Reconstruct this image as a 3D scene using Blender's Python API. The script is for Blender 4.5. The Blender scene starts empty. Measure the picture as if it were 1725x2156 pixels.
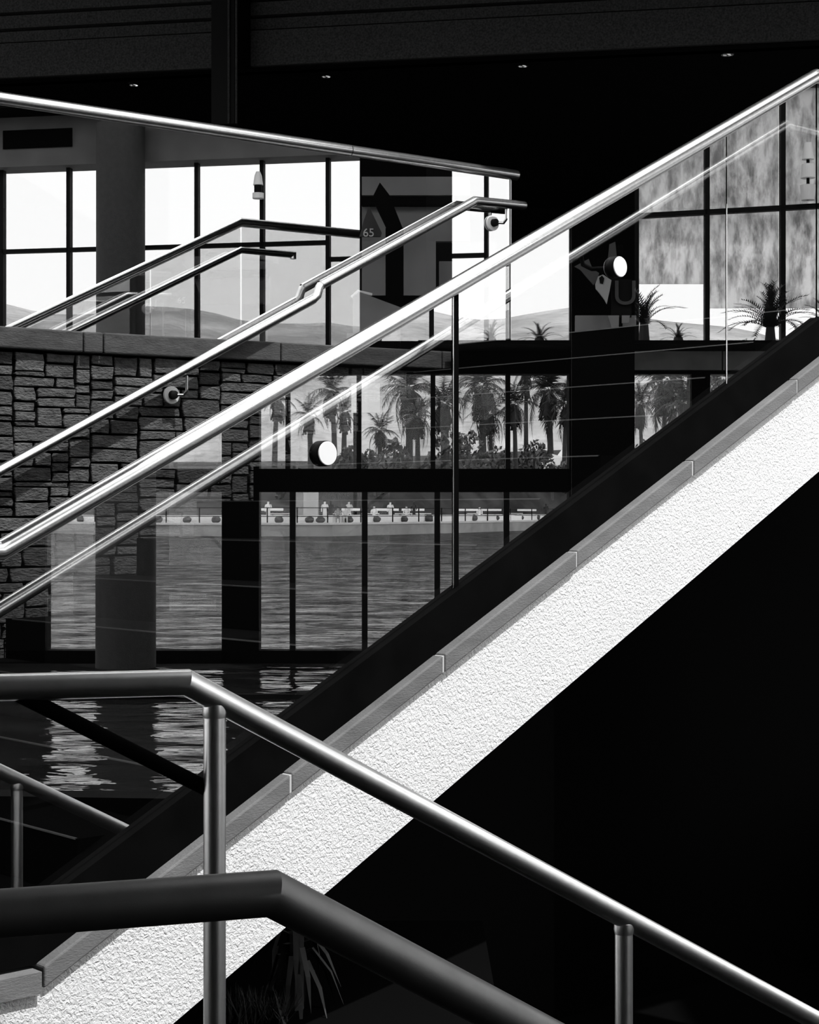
import bpy, bmesh, math, random
from mathutils import Vector, Matrix
random.seed(7)
S = bpy.context.scene
C = S.collection
F, CX, CY, EYE = 3600.0, 862.5, 1078.0, 1.6

# ------------------------------------------------------------------ camera
cam_d = bpy.data.cameras.new('camera')
cam = bpy.data.objects.new('camera', cam_d)
C.objects.link(cam)
cam.location = (0, 0, EYE)
cam.rotation_euler = (math.pi / 2, 0, 0)
cam_d.sensor_fit = 'VERTICAL'
cam_d.sensor_height = 36.0
cam_d.lens = F / 2156.0 * 36.0
cam_d.clip_end = 3000
S.camera = cam
# ------------------------------------------------------------------ world, sun, exposure
w = bpy.data.worlds.new('world')
S.world = w
w.use_nodes = True
bg = w.node_tree.nodes['Background']
bg.inputs[0].default_value = (1, 1, 1, 1)
bg.inputs[1].default_value = 2.45
sun_d = bpy.data.lights.new('sun', 'SUN')
sun_d.energy = 4.2
sun_d.angle = math.radians(0.8)
sun = bpy.data.objects.new('sun', sun_d)
C.objects.link(sun)
SUNV = Vector((0.75 * 0.5, -0.66 * 0.5, 0.866)).normalized()
sun.rotation_euler = SUNV.to_track_quat('Z', 'Y').to_euler()
sun.location = (20, -15, 30)
vs = S.view_settings
vs.view_transform = 'Standard'
vs.look = 'None'
vs.gamma = 1
vs.use_curve_mapping = False
vs.exposure = 0.0

# ------------------------------------------------------------------ geometry of the place (plan)
N3 = Vector((2.94, -3.204, 0)).normalized()      # outward normal of the stair's outer guard
U3 = Vector((3.204, 2.94, 0)).normalized()       # along the stair
P3 = Vector((0, 6.392, 0))
U1 = Vector((2.679, 2.05, 0)).normalized()       # along the stone wall
N1 = Vector((U1.y, -U1.x, 0))
P1 = Vector((-2.017, 8.42, 0))


def ray(px, py):
    return Vector(((px - CX) / F, 1.0, (CY - py) / F))


def at(px, py, d):
    r = ray(px, py) * d
    return Vector((r.x, r.y, r.z + EYE))


def on3(px, py, off=0.0):
    """point of the outer guard plane (moved off towards the viewer by off)"""
    r = ray(px, py)
    d = (P3 + N3 * off).dot(N3) / r.dot(N3) if True else 0
    d = (P3 + N3 * off).dot(N3) / (r.x * N3.x + r.y * N3.y)
    return Vector((r.x * d, r.y * d, r.z * d + EYE))


def on1(px, py, off=0.0):
    r = ray(px, py)
    d = (P1 + N1 * off).dot(N1) / (r.x * N1.x + r.y * N1.y)
    return Vector((r.x * d, r.y * d, r.z * d + EYE))


def M3(p):
    """the lake side lies across the guard glass: its plan is the mirror plan"""
    k = 2 * (p - P3).dot(N3)
    return Vector((p.x - k * N3.x, p.y - k * N3.y, p.z))


# ------------------------------------------------------------------ materials
MATS = {}


def nt_of(name):
    m = bpy.data.materials.new(name)
    m.use_nodes = True
    nt = m.node_tree
    return m, nt, nt.nodes['Principled BSDF']


def g(v):
    return (v, v, v, 1)


def mat(name, v, rough=0.6, metal=0.0, var=0.0, scale=8.0, bump=0.0, bscale=60.0, spec=0.5, rnd=0.0, stretch=(1, 1, 1), bdist=0.01):
    m, nt, b = nt_of(name)
    N = nt.nodes.new
    L = nt.links.new
    b.inputs['Base Color'].default_value = g(v)
    b.inputs['Roughness'].default_value = rough
    b.inputs['Metallic'].default_value = metal
    b.inputs['Specular IOR Level'].default_value = spec
    tc = N('ShaderNodeTexCoord')
    mp = N('ShaderNodeMapping')
    mp.inputs['Scale'].default_value = stretch
    L(tc.outputs['Object'], mp.inputs[0])
    if var or rnd:
        nz = N('ShaderNodeTexNoise')
        nz.inputs['Scale'].default_value = scale
        nz.inputs['Detail'].default_value = 6
        L(mp.outputs[0], nz.inputs['Vector'])
        mr = N('ShaderNodeMapRange')
        mr.inputs[1].default_value = 0.3
        mr.inputs[2].default_value = 0.7
        mr.inputs[3].default_value = v * (1 - var)
        mr.inputs[4].default_value = v * (1 + var)
        L(nz.outputs[0], mr.inputs[0])
        src = mr.outputs[0]
        if rnd:
            oi = N('ShaderNodeObjectInfo')
            r2 = N('ShaderNodeMapRange')
            r2.inputs[3].default_value = 1 - rnd
            r2.inputs[4].default_value = 1 + rnd
            L(oi.outputs['Random'], r2.inputs[0])
            mu = N('ShaderNodeMath')
            mu.operation = 'MULTIPLY'
            L(src, mu.inputs[0])
            L(r2.outputs[0], mu.inputs[1])
            src = mu.outputs[0]
        L(src, b.inputs['Base Color'])
    if bump:
        n2 = N('ShaderNodeTexNoise')
        n2.inputs['Scale'].default_value = bscale
        n2.inputs['Detail'].default_value = 4
        L(mp.outputs[0], n2.inputs['Vector'])
        bp = N('ShaderNodeBump')
        bp.inputs['Strength'].default_value = bump
        bp.inputs['Distance'].default_value = bdist
        L(n2.outputs[0], bp.inputs['Height'])
        L(bp.outputs[0], b.inputs['Normal'])
    MATS[name] = m
    return m


STEEL = mat('brushed_steel', 0.82, 0.25, 1.0, var=0.06, scale=30, bump=0.05, bscale=400, bdist=0.002)
SATIN = mat('satin_steel', 0.92, 0.335, 1.0, var=0.05, scale=30)
NEARP = mat('dark_painted_tube', 0.17, 0.45, 0.85, var=0.1, scale=20, bump=0.05, bscale=500, bdist=0.002)
STEEL_D = mat('dull_painted_steel', 0.3, 0.42, 0.9, var=0.1, scale=20, bump=0.05, bscale=500, bdist=0.002)
CAP = mat('polished_steel_cap', 0.75, 0.2, 1.0)
DISC = mat('bright_bead_blasted_steel', 0.85, 0.7)
DARKM = mat('black_metal', 0.006, 0.6, spec=0.08)
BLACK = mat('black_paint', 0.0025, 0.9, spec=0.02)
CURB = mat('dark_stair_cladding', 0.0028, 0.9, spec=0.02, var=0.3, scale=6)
COPING = mat('coping_stone', 0.17, 0.8, var=0.16, scale=5, bump=0.25, bscale=70, spec=0.2, rnd=0.08, stretch=(1, 1, 3))
GROUT = mat('pale_joint', 0.55, 0.9)
STONE = mat('slate_stone', 0.066, 0.85, var=0.4, scale=16, bump=0.8, bscale=45, spec=0.25, rnd=0.4, stretch=(1, 1, 2.4), bdist=0.02)
MORTAR = mat('dark_mortar', 0.004, 0.95, spec=0.05)
TERR = mat('terrace_coping_stone', 0.06, 0.85, var=0.3, scale=9, bump=0.4, bscale=50, spec=0.2, stretch=(1, 1, 3))
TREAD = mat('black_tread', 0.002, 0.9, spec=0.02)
NOSE = mat('steel_nosing', 0.16, 0.5, 1.0)
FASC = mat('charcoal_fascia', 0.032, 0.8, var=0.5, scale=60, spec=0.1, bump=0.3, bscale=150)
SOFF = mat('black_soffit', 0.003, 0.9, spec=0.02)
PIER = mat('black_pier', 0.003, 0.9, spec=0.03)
SPAN = mat('grey_spandrel', 0.26, 0.7, var=0.2, scale=3, spec=0.2)
EAVE = mat('grey_eave', 0.10, 0.8, var=0.15, scale=3)
COLUMN = mat('column_plaster', 0.024, 0.8, var=0.2, scale=14, bump=0.5, bscale=60)
FOLI = mat('palm_frond', 0.02, 0.5, var=0.6, scale=0.7, spec=0.25, rnd=0.8)  # random tone per frond imitates sunlit highlights
SKIRT = mat('dry_palm_skirt', 0.012, 0.8, var=0.6, scale=3)
TRUNK = mat('palm_trunk', 0.025, 0.8, var=0.5, scale=4, bump=0.6, bscale=8)
SHRUB = mat('shrub_leaf', 0.022, 0.6, var=0.6, scale=1.5)
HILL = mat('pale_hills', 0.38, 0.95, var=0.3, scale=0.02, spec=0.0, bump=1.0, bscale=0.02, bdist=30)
BANK = mat('grass_bank', 0.035, 0.95, var=0.6, scale=0.25, spec=0.05)
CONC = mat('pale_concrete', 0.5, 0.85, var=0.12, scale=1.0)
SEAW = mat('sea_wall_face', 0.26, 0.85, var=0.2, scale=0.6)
WHITE = mat('white_paint', 0.92, 0.6)
SIGNW = mat('grey_white_print', 0.45, 0.7)
GREYP = mat('grey_panel', 0.28, 0.7, var=0.15, scale=2)
SIGNG = mat('mid_grey_sign', 0.07, 0.7)
ROCK = mat('dark_boulder', 0.06, 0.9, var=0.5, scale=2, bump=0.6, bscale=3)
CLOTH = [mat('cloth_%s' % k, v, 0.9) for k, v in (('white', 0.8), ('grey', 0.3), ('black', 0.03), ('pale', 0.6))]
SKIN = mat('skin', 0.4, 0.6)
SOIL = mat('dark_soil', 0.003, 0.95, spec=0.02)
PLANT = mat('shade_plant', 0.03, 0.7, var=0.5, scale=10)


def stucco_mat():
    m, nt, b = nt_of('white_stucco')
    N = nt.nodes.new
    L = nt.links.new
    b.inputs['Roughness'].default_value = 0.9
    b.inputs['Specular IOR Level'].default_value = 0.1
    tc = N('ShaderNodeTexCoord')
    nz = N('ShaderNodeTexNoise')
    nz.inputs['Scale'].default_value = 85
    nz.inputs['Detail'].default_value = 3
    nz.inputs['Distortion'].default_value = 0.7
    L(tc.outputs['Object'], nz.inputs['Vector'])
    bp = N('ShaderNodeBump')
    bp.inputs['Strength'].default_value = 1.0
    bp.inputs['Distance'].default_value = 0.0085
    L(nz.outputs[0], bp.inputs['Height'])
    L(bp.outputs[0], b.inputs['Normal'])
    n2 = N('ShaderNodeTexNoise')
    n2.inputs['Scale'].default_value = 2.2
    L(tc.outputs['Object'], n2.inputs['Vector'])
    mr = N('ShaderNodeMapRange')
    mr.inputs[3].default_value = 0.76
    mr.inputs[4].default_value = 0.88
    L(n2.outputs[0], mr.inputs[0])
    L(mr.outputs[0], b.inputs['Base Color'])
    return m


STUCCO = stucco_mat()


def glass_mat(name, k, tint, rough=0.0):
    """coated guard glass: mirrors a constant share, lets the rest through"""
    m = bpy.data.materials.new(name)
    m.use_nodes = True
    nt = m.node_tree
    nt.nodes.clear()
    N = nt.nodes.new
    L = nt.links.new
    o = N('ShaderNodeOutputMaterial')
    mx = N('ShaderNodeMixShader')
    tr = N('ShaderNodeBsdfTransparent')
    tr.inputs[0].default_value = g(tint)
    gl = N('ShaderNodeBsdfGlossy')
    gl.inputs['Roughness'].default_value = rough
    gl.inputs['Color'].default_value = g(1)
    mx.inputs[0].default_value = k
    L(tr.outputs[0], mx.inputs[1])
    L(gl.outputs[0], mx.inputs[2])
    L(mx.outputs[0], o.inputs[0])
    return m


GLASS = glass_mat('guard_glass', 0.43, 1.0)
CLEAR = glass_mat('clear_back_of_glass', 0.0, 0.98)
PANE = glass_mat('window_glass', 0.015, 0.97)


def water_mat():
    m = bpy.data.materials.new('lake_water')
    m.use_nodes = True
    nt = m.node_tree
    nt.nodes.clear()
    N = nt.nodes.new
    L = nt.links.new
    o = N('ShaderNodeOutputMaterial')
    df = N('ShaderNodeBsdfDiffuse')
    df.inputs[0].default_value = g(0.012)
    gl = N('ShaderNodeBsdfGlossy')
    gl.inputs['Roughness'].default_value = 0.03
    mx = N('ShaderNodeMixShader')
    mx.inputs[0].default_value = 0.26
    tc = N('ShaderNodeTexCoord')
    mp = N('ShaderNodeMapping')
    mp.inputs['Scale'].default_value = (1.0, 0.5, 1)
    L(tc.outputs['Object'], mp.inputs[0])
    nz = N('ShaderNodeTexNoise')
    nz.inputs['Scale'].default_value = 1.9
    nz.inputs['Detail'].default_value = 3
    nz.inputs['Roughness'].default_value = 0.5
    L(mp.outputs[0], nz.inputs['Vector'])
    bp = N('ShaderNodeBump')
    bp.inputs['Strength'].default_value = 0.6
    bp.inputs['Distance'].default_value = 0.13
    L(nz.outputs[0], bp.inputs['Height'])
    L(bp.outputs[0], gl.inputs['Normal'])
    n2 = N('ShaderNodeTexNoise')
    n2.inputs['Scale'].default_value = 1.3
    n2.inputs['Detail'].default_value = 5
    n2.inputs['Roughness'].default_value = 0.65
    mp2 = N('ShaderNodeMapping')
    mp2.inputs['Scale'].default_value = (1.5, 0.75, 1)
    L(tc.outputs['Object'], mp2.inputs[0])
    L(mp2.outputs[0], n2.inputs['Vector'])
    mr = N('ShaderNodeMapRange')
    mr.inputs[1].default_value = 0.38
    mr.inputs[2].default_value = 0.62
    mr.inputs[3].default_value = 0.10
    mr.inputs[4].default_value = 0.5
    L(n2.outputs[0], mr.inputs[0])
    L(mr.outputs[0], mx.inputs[0])  # noise in the mirror share paints glitter streaks on the water
    L(df.outputs[0], mx.inputs[1])
    L(gl.outputs[0], mx.inputs[2])
    L(mx.outputs[0], o.inputs[0])
    return m


WATER = water_mat()


def blind_mat():
    m = bpy.data.materials.new('streaked_blind')
    m.use_nodes = True
    nt = m.node_tree
    nt.nodes.clear()
    N = nt.nodes.new
    L = nt.links.new
    o = N('ShaderNodeOutputMaterial')
    tl = N('ShaderNodeBsdfTranslucent')
    df = N('ShaderNodeBsdfDiffuse')
    mx = N('ShaderNodeMixShader')
    mx.inputs[0].default_value = 0.75
    tc = N('ShaderNodeTexCoord')
    mp = N('ShaderNodeMapping')
    mp.inputs['Scale'].default_value = (2.0, 4.0, 1.4)
    L(tc.outputs['Object'], mp.inputs[0])
    nz = N('ShaderNodeTexNoise')
    nz.inputs['Scale'].default_value = 1.6
    nz.inputs['Detail'].default_value = 10
    nz.inputs['Roughness'].default_value = 0.75
    L(mp.outputs[0], nz.inputs['Vector'])
    mr = N('ShaderNodeMapRange')
    mr.inputs[1].default_value = 0.38
    mr.inputs[2].default_value = 0.57
    mr.inputs[3].default_value = 0.5
    mr.inputs[4].default_value = 1.0
    L(nz.outputs[0], mr.inputs[0])
    L(mr.outputs[0], tl.inputs[0])
    L(mr.outputs[0], df.inputs[0])
    L(tl.outputs[0], mx.inputs[2])
    L(df.outputs[0], mx.inputs[1])
    L(mx.outputs[0], o.inputs[0])
    return m


BLIND = blind_mat()


def lamp_mat():
    m, nt, b = nt_of('downlight_lens')
    b.inputs['Base Color'].default_value = g(0.8)
    b.inputs['Emission Color'].default_value = g(1)
    b.inputs['Emission Strength'].default_value = 0.5
    return m


LENS = lamp_mat()

# ------------------------------------------------------------------ mesh helpers


class MB:
    def __init__(self):
        self.v, self.f, self.mi = [], [], []

    def add(self, vs, fs, mi=0):
        o = len(self.v)
        self.v += [Vector(q) for q in vs]
        self.f += [tuple(i + o for i in q) for q in fs]
        self.mi += [mi] * len(fs)
        return self

    def prism(self, poly, vec, mi=0):
        """polygon (list of 3-D points) swept along vec"""
        n = len(poly)
        vs = [Vector(q) for q in poly] + [Vector(q) + Vector(vec) for q in poly]
        fs = [tuple(range(n)), tuple(range(2 * n - 1, n - 1, -1))]
        fs += [(i, i + n, (i + 1) % n + n, (i + 1) % n) for i in range(n)]
        return self.add(vs, fs, mi)

    def box(self, c, ax, ay, az):
        c, ax, ay, az = Vector(c), Vector(ax), Vector(ay), Vector(az)
        vs = [c + sx * ax + sy * ay + sz * az for sz in (-1, 1) for sy in (-1, 1) for sx in (-1, 1)]
        fs = [(0, 2, 3, 1), (4, 5, 7, 6), (0, 1, 5, 4), (2, 6, 7, 3), (1, 3, 7, 5), (0, 4, 6, 2)]
        return self.add(vs, fs)

    def aabb(self, a, b):
        a, b = Vector(a), Vector(b)
        h = (b - a) / 2
        return self.box((a + b) / 2, (abs(h.x), 0, 0), (0, abs(h.y), 0), (0, 0, abs(h.z)))

    def tube(self, pts, r, seg=24, caps=True, r2=None):
        pts = [Vector(q) for q in pts]
        if r2 is None and len(pts) > 2:
            full = [pts[0]]
            for i in range(1, len(pts) - 1):
                for nb in (pts[i - 1], pts[i], pts[i + 1]):
                    if nb is pts[i]:
                        full.append(pts[i])
                    elif (nb - pts[i]).length > 6 * r:
                        full.append(pts[i] + (nb - pts[i]).normalized() * 1.1 * r)
            full.append(pts[-1])
            pts = full
        n = len(pts)
        dirs = [(pts[i + 1] - pts[i]).normalized() for i in range(n - 1)]
        rings = []
        up = Vector((0, 0, 1)) if abs(dirs[0].z) < 0.95 else Vector((1, 0, 0))
        s = dirs[0].cross(up).normalized()
        t = s.cross(dirs[0]).normalized()
        for i in range(n):
            if i == 0:
                d = dirs[0]
                m = d
            elif i == n - 1:
                d = dirs[-1]
                m = d
            else:
                d = dirs[i]
                m = (dirs[i - 1] + dirs[i]).normalized()
            dd = dirs[max(0, i - 1)]
            if i > 0:
                s = (s - dd * s.dot(dd)).normalized()
                t = s.cross(dd).normalized()
            rr = r if r2 is None else r + (r2 - r) * i / (n - 1)
            ring = []
            for k in range(seg):
                a = 2 * math.pi * k / seg
                o = (s * math.cos(a) + t * math.sin(a)) * rr
                # project along incoming direction onto the mitre plane
                o = o - dd * (o.dot(m) / dd.dot(m))
                ring.append(pts[i] + o)
            rings.append(ring)
            if 0 < i < n - 1:
                # carry frame through the bend
                q = dirs[i - 1].rotation_difference(dirs[i])
                s = q @ s
                t = q @ t
        vs = [q for rg in rings for q in rg]
        fs = []
        for i in range(n - 1):
            for k in range(seg):
                a, b = i * seg + k, i * seg + (k + 1) % seg
                fs.append((a, b, b + seg, a + seg))
        if caps:
            fs.append(tuple(range(seg - 1, -1, -1)))
            fs.append(tuple(range((n - 1) * seg, n * seg)))
        return self.add(vs, fs)

    def lathe(self, c, axis, prof, seg=28):
        c, axis = Vector(c), Vector(axis).normalized()
        s = axis.orthogonal().normalized()
        t = axis.cross(s)
        vs, fs = [], []
        for (h, r) in prof:
            for k in range(seg):
                a = 2 * math.pi * k / seg
                vs.append(c + axis * h + (s * math.cos(a) + t * math.sin(a)) * max(r, 1e-4))
        m = len(prof)
        for i in range(m - 1):
            for k in range(seg):
                a, b = i * seg + k, i * seg + (k + 1) % seg
                fs.append((a, b, b + seg, a + seg))
        fs.append(tuple(range(seg - 1, -1, -1)))
        fs.append(tuple(range((m - 1) * seg, m * seg)))
        return self.add(vs, fs)

    def build(self, name, m, parent=None, xf=None, smooth=False, mats=None, sharp=42):
        vs = [xf(q) for q in self.v] if xf else self.v
        if parent is not None:
            o0 = wloc(parent)
            vs = [q - o0 for q in vs]
        me = bpy.data.meshes.new(name)
        me.from_pydata([tuple(q) for q in vs], [], self.f)
        for mm in (mats or [m]):
            me.materials.append(mm)
        if any(self.mi):
            me.polygons.foreach_set('material_index', self.mi)
        bm = bmesh.new()
        bm.from_mesh(me)
        bmesh.ops.recalc_face_normals(bm, faces=bm.faces)
        bm.to_mesh(me)
        bm.free()
        if smooth:
            me.shade_smooth()
            try:
                me.set_sharp_from_angle(angle=math.radians(sharp))
            except Exception:
                pass
        return link(name, me, parent)


def wloc(o):
    p = Vector((0, 0, 0))
    while o is not None:
        p = p + o.location
        o = o.parent
    return p


def link(name, me, parent=None, loc=None):
    o = bpy.data.objects.new(name, me)
    C.objects.link(o)
    if parent is not None:
        o.parent = parent
    if loc is not None:
        o.location = loc
    return o


def tag(o, label, cat=None, group=None, kind=None):
    o['label'] = label
    if cat:
        o['category'] = cat
    if group:
        o['group'] = group
    if kind:
        o['kind'] = kind
    return o


def thing(name, loc, label, cat, group=None):
    o = bpy.data.objects.new(name, None)
    C.objects.link(o)
    o.location = loc
    return tag(o, label, cat, group)


def struct(o, label=None):
    o['kind'] = 'structure'
    if label:
        o['label'] = label
    return o


def sroot(name, loc, label):
    o = bpy.data.objects.new(name, None)
    C.objects.link(o)
    o.location = loc
    o['kind'] = 'structure'
    o['label'] = label
    return o


UP = Vector((0, 0, 1))
# ================================================================== LARGE STRUCTURE
# ---- outer stair wall: lines below the top rail, along t metres of stair
R3A, R3B = on3(0, 1160), on3(1719, 160)
LEN3 = (R3B - R3A).to_2d().length
SL3 = (R3B.z - R3A.z) / LEN3
O3 = Vector((R3A.x, R3A.y, 0))


def st(t, drop, off=0.0):
    """point t metres up the stair in plan, drop below the top-rail line, off towards the viewer"""
    return O3 + U3 * t + N3 * off + UP * (R3A.z + SL3 * t - drop)


def t_of(px):
    p = on3(px, 1000)
    return (p - O3).dot(U3)


TK = t_of(62)                     # the coping levels out here
TTOP = LEN3 + 1.3                 # landing end, outside the frame


def wall_strip(d0, d1, off0, off1, t0, t1):
    """a prism of the stair wall between drops d0 and d1 from t0 to t1"""
    poly = [st(t0, d0, off1), st(t1, d0, off1), st(t1, d1, off1), st(t0, d1, off1)]
    return MB().prism(poly, N3 * (off0 - off1))


stair = sroot('staircase', st(LEN3 / 2, 2.6), 'curved outdoor staircase with white stucco side wall')
# stucco body: sloped part, level part at the foot, level part at the landing
zk = st(TK, 1.39).z
zt = st(LEN3, 1.39).z
poly = [st(TK, 1.39, 0.06), st(LEN3, 1.39, 0.06)]
pl = O3 + U3 * TTOP + N3 * 0.06
poly += [Vector((pl.x, pl.y, zt)), Vector((pl.x, pl.y, zt - 0.47))]
poly += [st(LEN3, 1.86, 0.06)]
tb = 0.15
poly += [st(tb, 1.86, 0.06)]
pb = st(tb, 1.86, 0.06)
poly += [Vector((pb.x, pb.y, -0.6))]
pe = O3 + U3 * (-2.2) + N3 * 0.06
poly += [Vector((pe.x, pe.y, -0.6)), Vector((pe.x, pe.y, zk - 0.03))]
MB().prism(poly, -N3 * 0.18).build('stucco_wall', STUCCO, stair)
# coping stones
joints = [t_of(p) for p in (62, 582, 903, 1183, 1428, 1648)] + [LEN3 + 0.02]
for a, b in zip(joints[:-1], joints[1:]):
    ja = 0.004
    jit = random.uniform(-0.004, 0.004)
    o = wall_strip(1.33, 1.398, -0.1, 0.085 + jit, a + ja, b - ja).build('coping_stone', COPING, stair)
    bv = o.modifiers.new('bevel', 'BEVEL')
    bv.width = 0.006
    bv.segments = 2
    wall_strip(1.335, 1.395, -0.1, 0.08, b - ja, b + ja).build('joint', GROUT, stair)
for (a, b) in ((TK - 0.62, TK - 0.006), (TK - 1.3, TK - 0.628), (TK - 2.0, TK - 1.31)):
    q = [O3 + U3 * tt + N3 * 0.085 + UP * (st(TK, 1.33).z - 0.012 - dz) for tt, dz in ((a, 0), (b, 0), (b, 0.068), (a, 0.068))]
    MB().prism(q, -N3 * 0.185).build('coping_stone', COPING, stair)
q = [O3 + U3 * tt + UP * (zt + dz) + N3 * 0.085 for tt, dz in ((LEN3 + 0.03, 0.06), (TTOP, 0.06), (TTOP, -0.01), (LEN3 + 0.03, -0.01))]
MB().prism(q, -N3 * 0.185).build('coping_stone', COPING, stair)
# dark inner kerb above the coping, glass shoe
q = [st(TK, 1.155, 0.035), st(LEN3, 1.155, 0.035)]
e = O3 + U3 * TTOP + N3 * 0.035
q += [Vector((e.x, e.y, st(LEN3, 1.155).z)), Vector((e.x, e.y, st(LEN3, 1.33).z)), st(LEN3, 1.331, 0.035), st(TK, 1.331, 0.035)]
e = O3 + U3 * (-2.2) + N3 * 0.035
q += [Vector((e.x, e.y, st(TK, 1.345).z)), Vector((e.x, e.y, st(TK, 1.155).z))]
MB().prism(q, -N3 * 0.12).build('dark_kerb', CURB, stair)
# treads with steel nosings
GO, NOS = 0.3653, 1.105
WID = 2.42
T1ST = t_of(195)
k0 = -1
nsteps = int((LEN3 - T1ST) / GO) + 1
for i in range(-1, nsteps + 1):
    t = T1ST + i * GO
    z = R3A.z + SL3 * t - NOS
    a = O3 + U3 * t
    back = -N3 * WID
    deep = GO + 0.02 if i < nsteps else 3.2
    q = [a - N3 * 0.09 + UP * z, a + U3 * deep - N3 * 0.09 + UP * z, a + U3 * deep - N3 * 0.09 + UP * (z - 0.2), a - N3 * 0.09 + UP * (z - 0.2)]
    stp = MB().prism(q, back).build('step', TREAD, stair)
    q = [a - U3 * 0.003 - N3 * 0.1 + UP * (z + 0.0015), a + U3 * 0.006 - N3 * 0.1 + UP * (z + 0.0015), a + U3 * 0.006 - N3 * 0.1 + UP * (z - 0.0035), a - U3 * 0.003 - N3 * 0.1 + UP * (z - 0.0035)]
    MB().prism(q, back * 0.97).build('nosing', NOSE, stp)
# foot landing and stair soffit
a = O3 - U3 * 2.2
zf = R3A.z + SL3 * (T1ST - GO) - NOS - 0.18
q = [a - N3 * 0.09 + UP * zf, O3 + U3 * (T1ST - GO) - N3 * 0.09 + UP * zf, O3 + U3 * (T1ST - GO) - N3 * 0.09 + UP * (zf - 0.2), a - N3 * 0.09 + UP * (zf - 0.2)]
MB().prism(q, -N3 * WID).build('foot_landing', TREAD, stair)
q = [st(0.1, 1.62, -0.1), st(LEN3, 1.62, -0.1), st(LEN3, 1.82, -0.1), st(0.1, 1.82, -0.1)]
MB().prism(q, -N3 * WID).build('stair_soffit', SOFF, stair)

# ---- stone wall with terrace coping on the far side of the stair
ZC0, ZC1 = 2.507, 2.56           # top of the coping, near and far


def sw(t, z, off=0.0):
    p = P1 + U1 * t + N1 * off
    return Vector((p.x, p.y, z))


wall = sroot('wall_stone', sw(1.5, 0), 'dry-laid slate wall beside the stair')
MB().prism([sw(-3.5, -1.8, -0.05), sw(3.72, -1.8, -0.05), sw(3.72, ZC1 - 0.1, -0.05), sw(-3.5, ZC0 - 0.1, -0.05)], -N1 * 0.3).build('wall_core', MORTAR, wall)
MB().prism([sw(3.72, -1.8, -0.1), sw(9.0, -1.8, -0.1), sw(9.0, ZC1 - 0.02, -0.1), sw(3.72, ZC1 - 0.02, -0.1)], -N1 * 0.25).build('wall_plain', BLACK, wall)
# stones by skyline packing
CELL = 0.012
T0, T1 = -1.25, 3.7
nw = int((T1 - T0) / CELL)


def zlow(t):
    return max(-0.1, 0.72 + 0.55 * t) if t > -0.3 else 0.55


sky = []
for i in range(nw):
    sky.append(math.floor(zlow(T0 + (i // 14) * 14 * CELL) / 0.025) * 0.025)
stones = []
rs = random.Random(11)
guard = 0
while guard < 4000:
    guard += 1
    i = min(range(nw), key=lambda q: sky[q])
    z = sky[i]
    ztop = ZC0 - 0.112 + (ZC1 - ZC0) * max(0, (T0 + i * CELL)) / 3.7
    if z >= ztop - 0.012:
        break
    j = i
    while j < nw and abs(sky[j] - z) < 0.014:
        j += 1
    run = j - i
    wcell = int(rs.choice((0.12, 0.16, 0.2, 0.24, 0.3)) * rs.uniform(0.85, 1.15) / CELL)
    h = rs.choice((0.025, 0.05, 0.05, 0.05, 0.075, 0.075, 0.075, 0.1))
    if wcell < 11:
        h = min(h, 0.075)
    if run - wcell < 6:
        wcell = run
    wcell = min(wcell, run, 30)
    if z + h > ztop - 0.035:
        h = ztop - z
    if wcell < 6:
        h = 0.05 if h > 0.05 else h
    for q in range(i, i + wcell):
        sky[q] = z + h
    stones.append((T0 + i * CELL, z, wcell * CELL, h))
stones.sort(key=lambda q: -(q[2] * q[3]) * (1 if q[0] + q[2] > 0.02 else 0.01))
rest = MB()
for idx, (t, z, ww, hh) in enumerate(stones):
    gap = 0.002
    x0, x1, z0, z1 = t + gap, t + ww - gap, z + gap * 0.8, z + hh - gap * 0.8
    jx, jz = min(0.014, ww * 0.09), min(0.007, hh * 0.11)
    r_ = rs.uniform
    c = [(x0 + r_(0, jx), z0 + r_(0, jz)), ((x0 + x1) / 2 + r_(-jx, jx), z0 + r_(0, jz)), (x1 - r_(0, jx), z0 + r_(0, jz)),
         (x1 - r_(0, jx) * 0.6, (z0 + z1) / 2 + r_(-jz, jz)),
         (x1 - r_(0, jx), z1 - r_(0, jz)), ((x0 + x1) / 2 + r_(-jx, jx), z1 - r_(0, jz)), (x0 + r_(0, jx), z1 - r_(0, jz)),
         (x0 + r_(0, jx) * 0.6, (z0 + z1) / 2 + r_(-jz, jz))]
    cx, cz = sum(q[0] for q in c) / 8, sum(q[1] for q in c) / 8
    pr = r_(0.0, 0.012)
    tilt, tz = r_(-0.03, 0.03), r_(-0.05, 0.05)
    ins = 0.004
    b0, b1, b2 = [], [], []
    for (a, b) in c:
        dx, dz = a - cx, b - cz
        l = math.hypot(dx, dz)
        pro = pr + dx * tilt + dz * tz
        b0.append(sw(a, b, -0.06))
        b1.append(sw(a, b, pro - 0.004))
        b2.append(sw(a - dx / l * ins, b - dz / l * ins, pro))
    fs = [tuple(range(16, 24))]
    for k in range(8):
        n_ = (k + 1) % 8
        fs += [(k, n_, n_ + 8, k + 8), (k + 8, n_ + 8, n_ + 16, k + 16)]
    tgt = MB() if idx < 300 else rest
    tgt.add(b0 + b1 + b2, fs)
    if idx < 300:
        tgt.build('stone', STONE, wall)
if rest.v:
    o = rest.build('small_stones', STONE, wall)
    o['kind'] = 'stuff'
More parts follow.
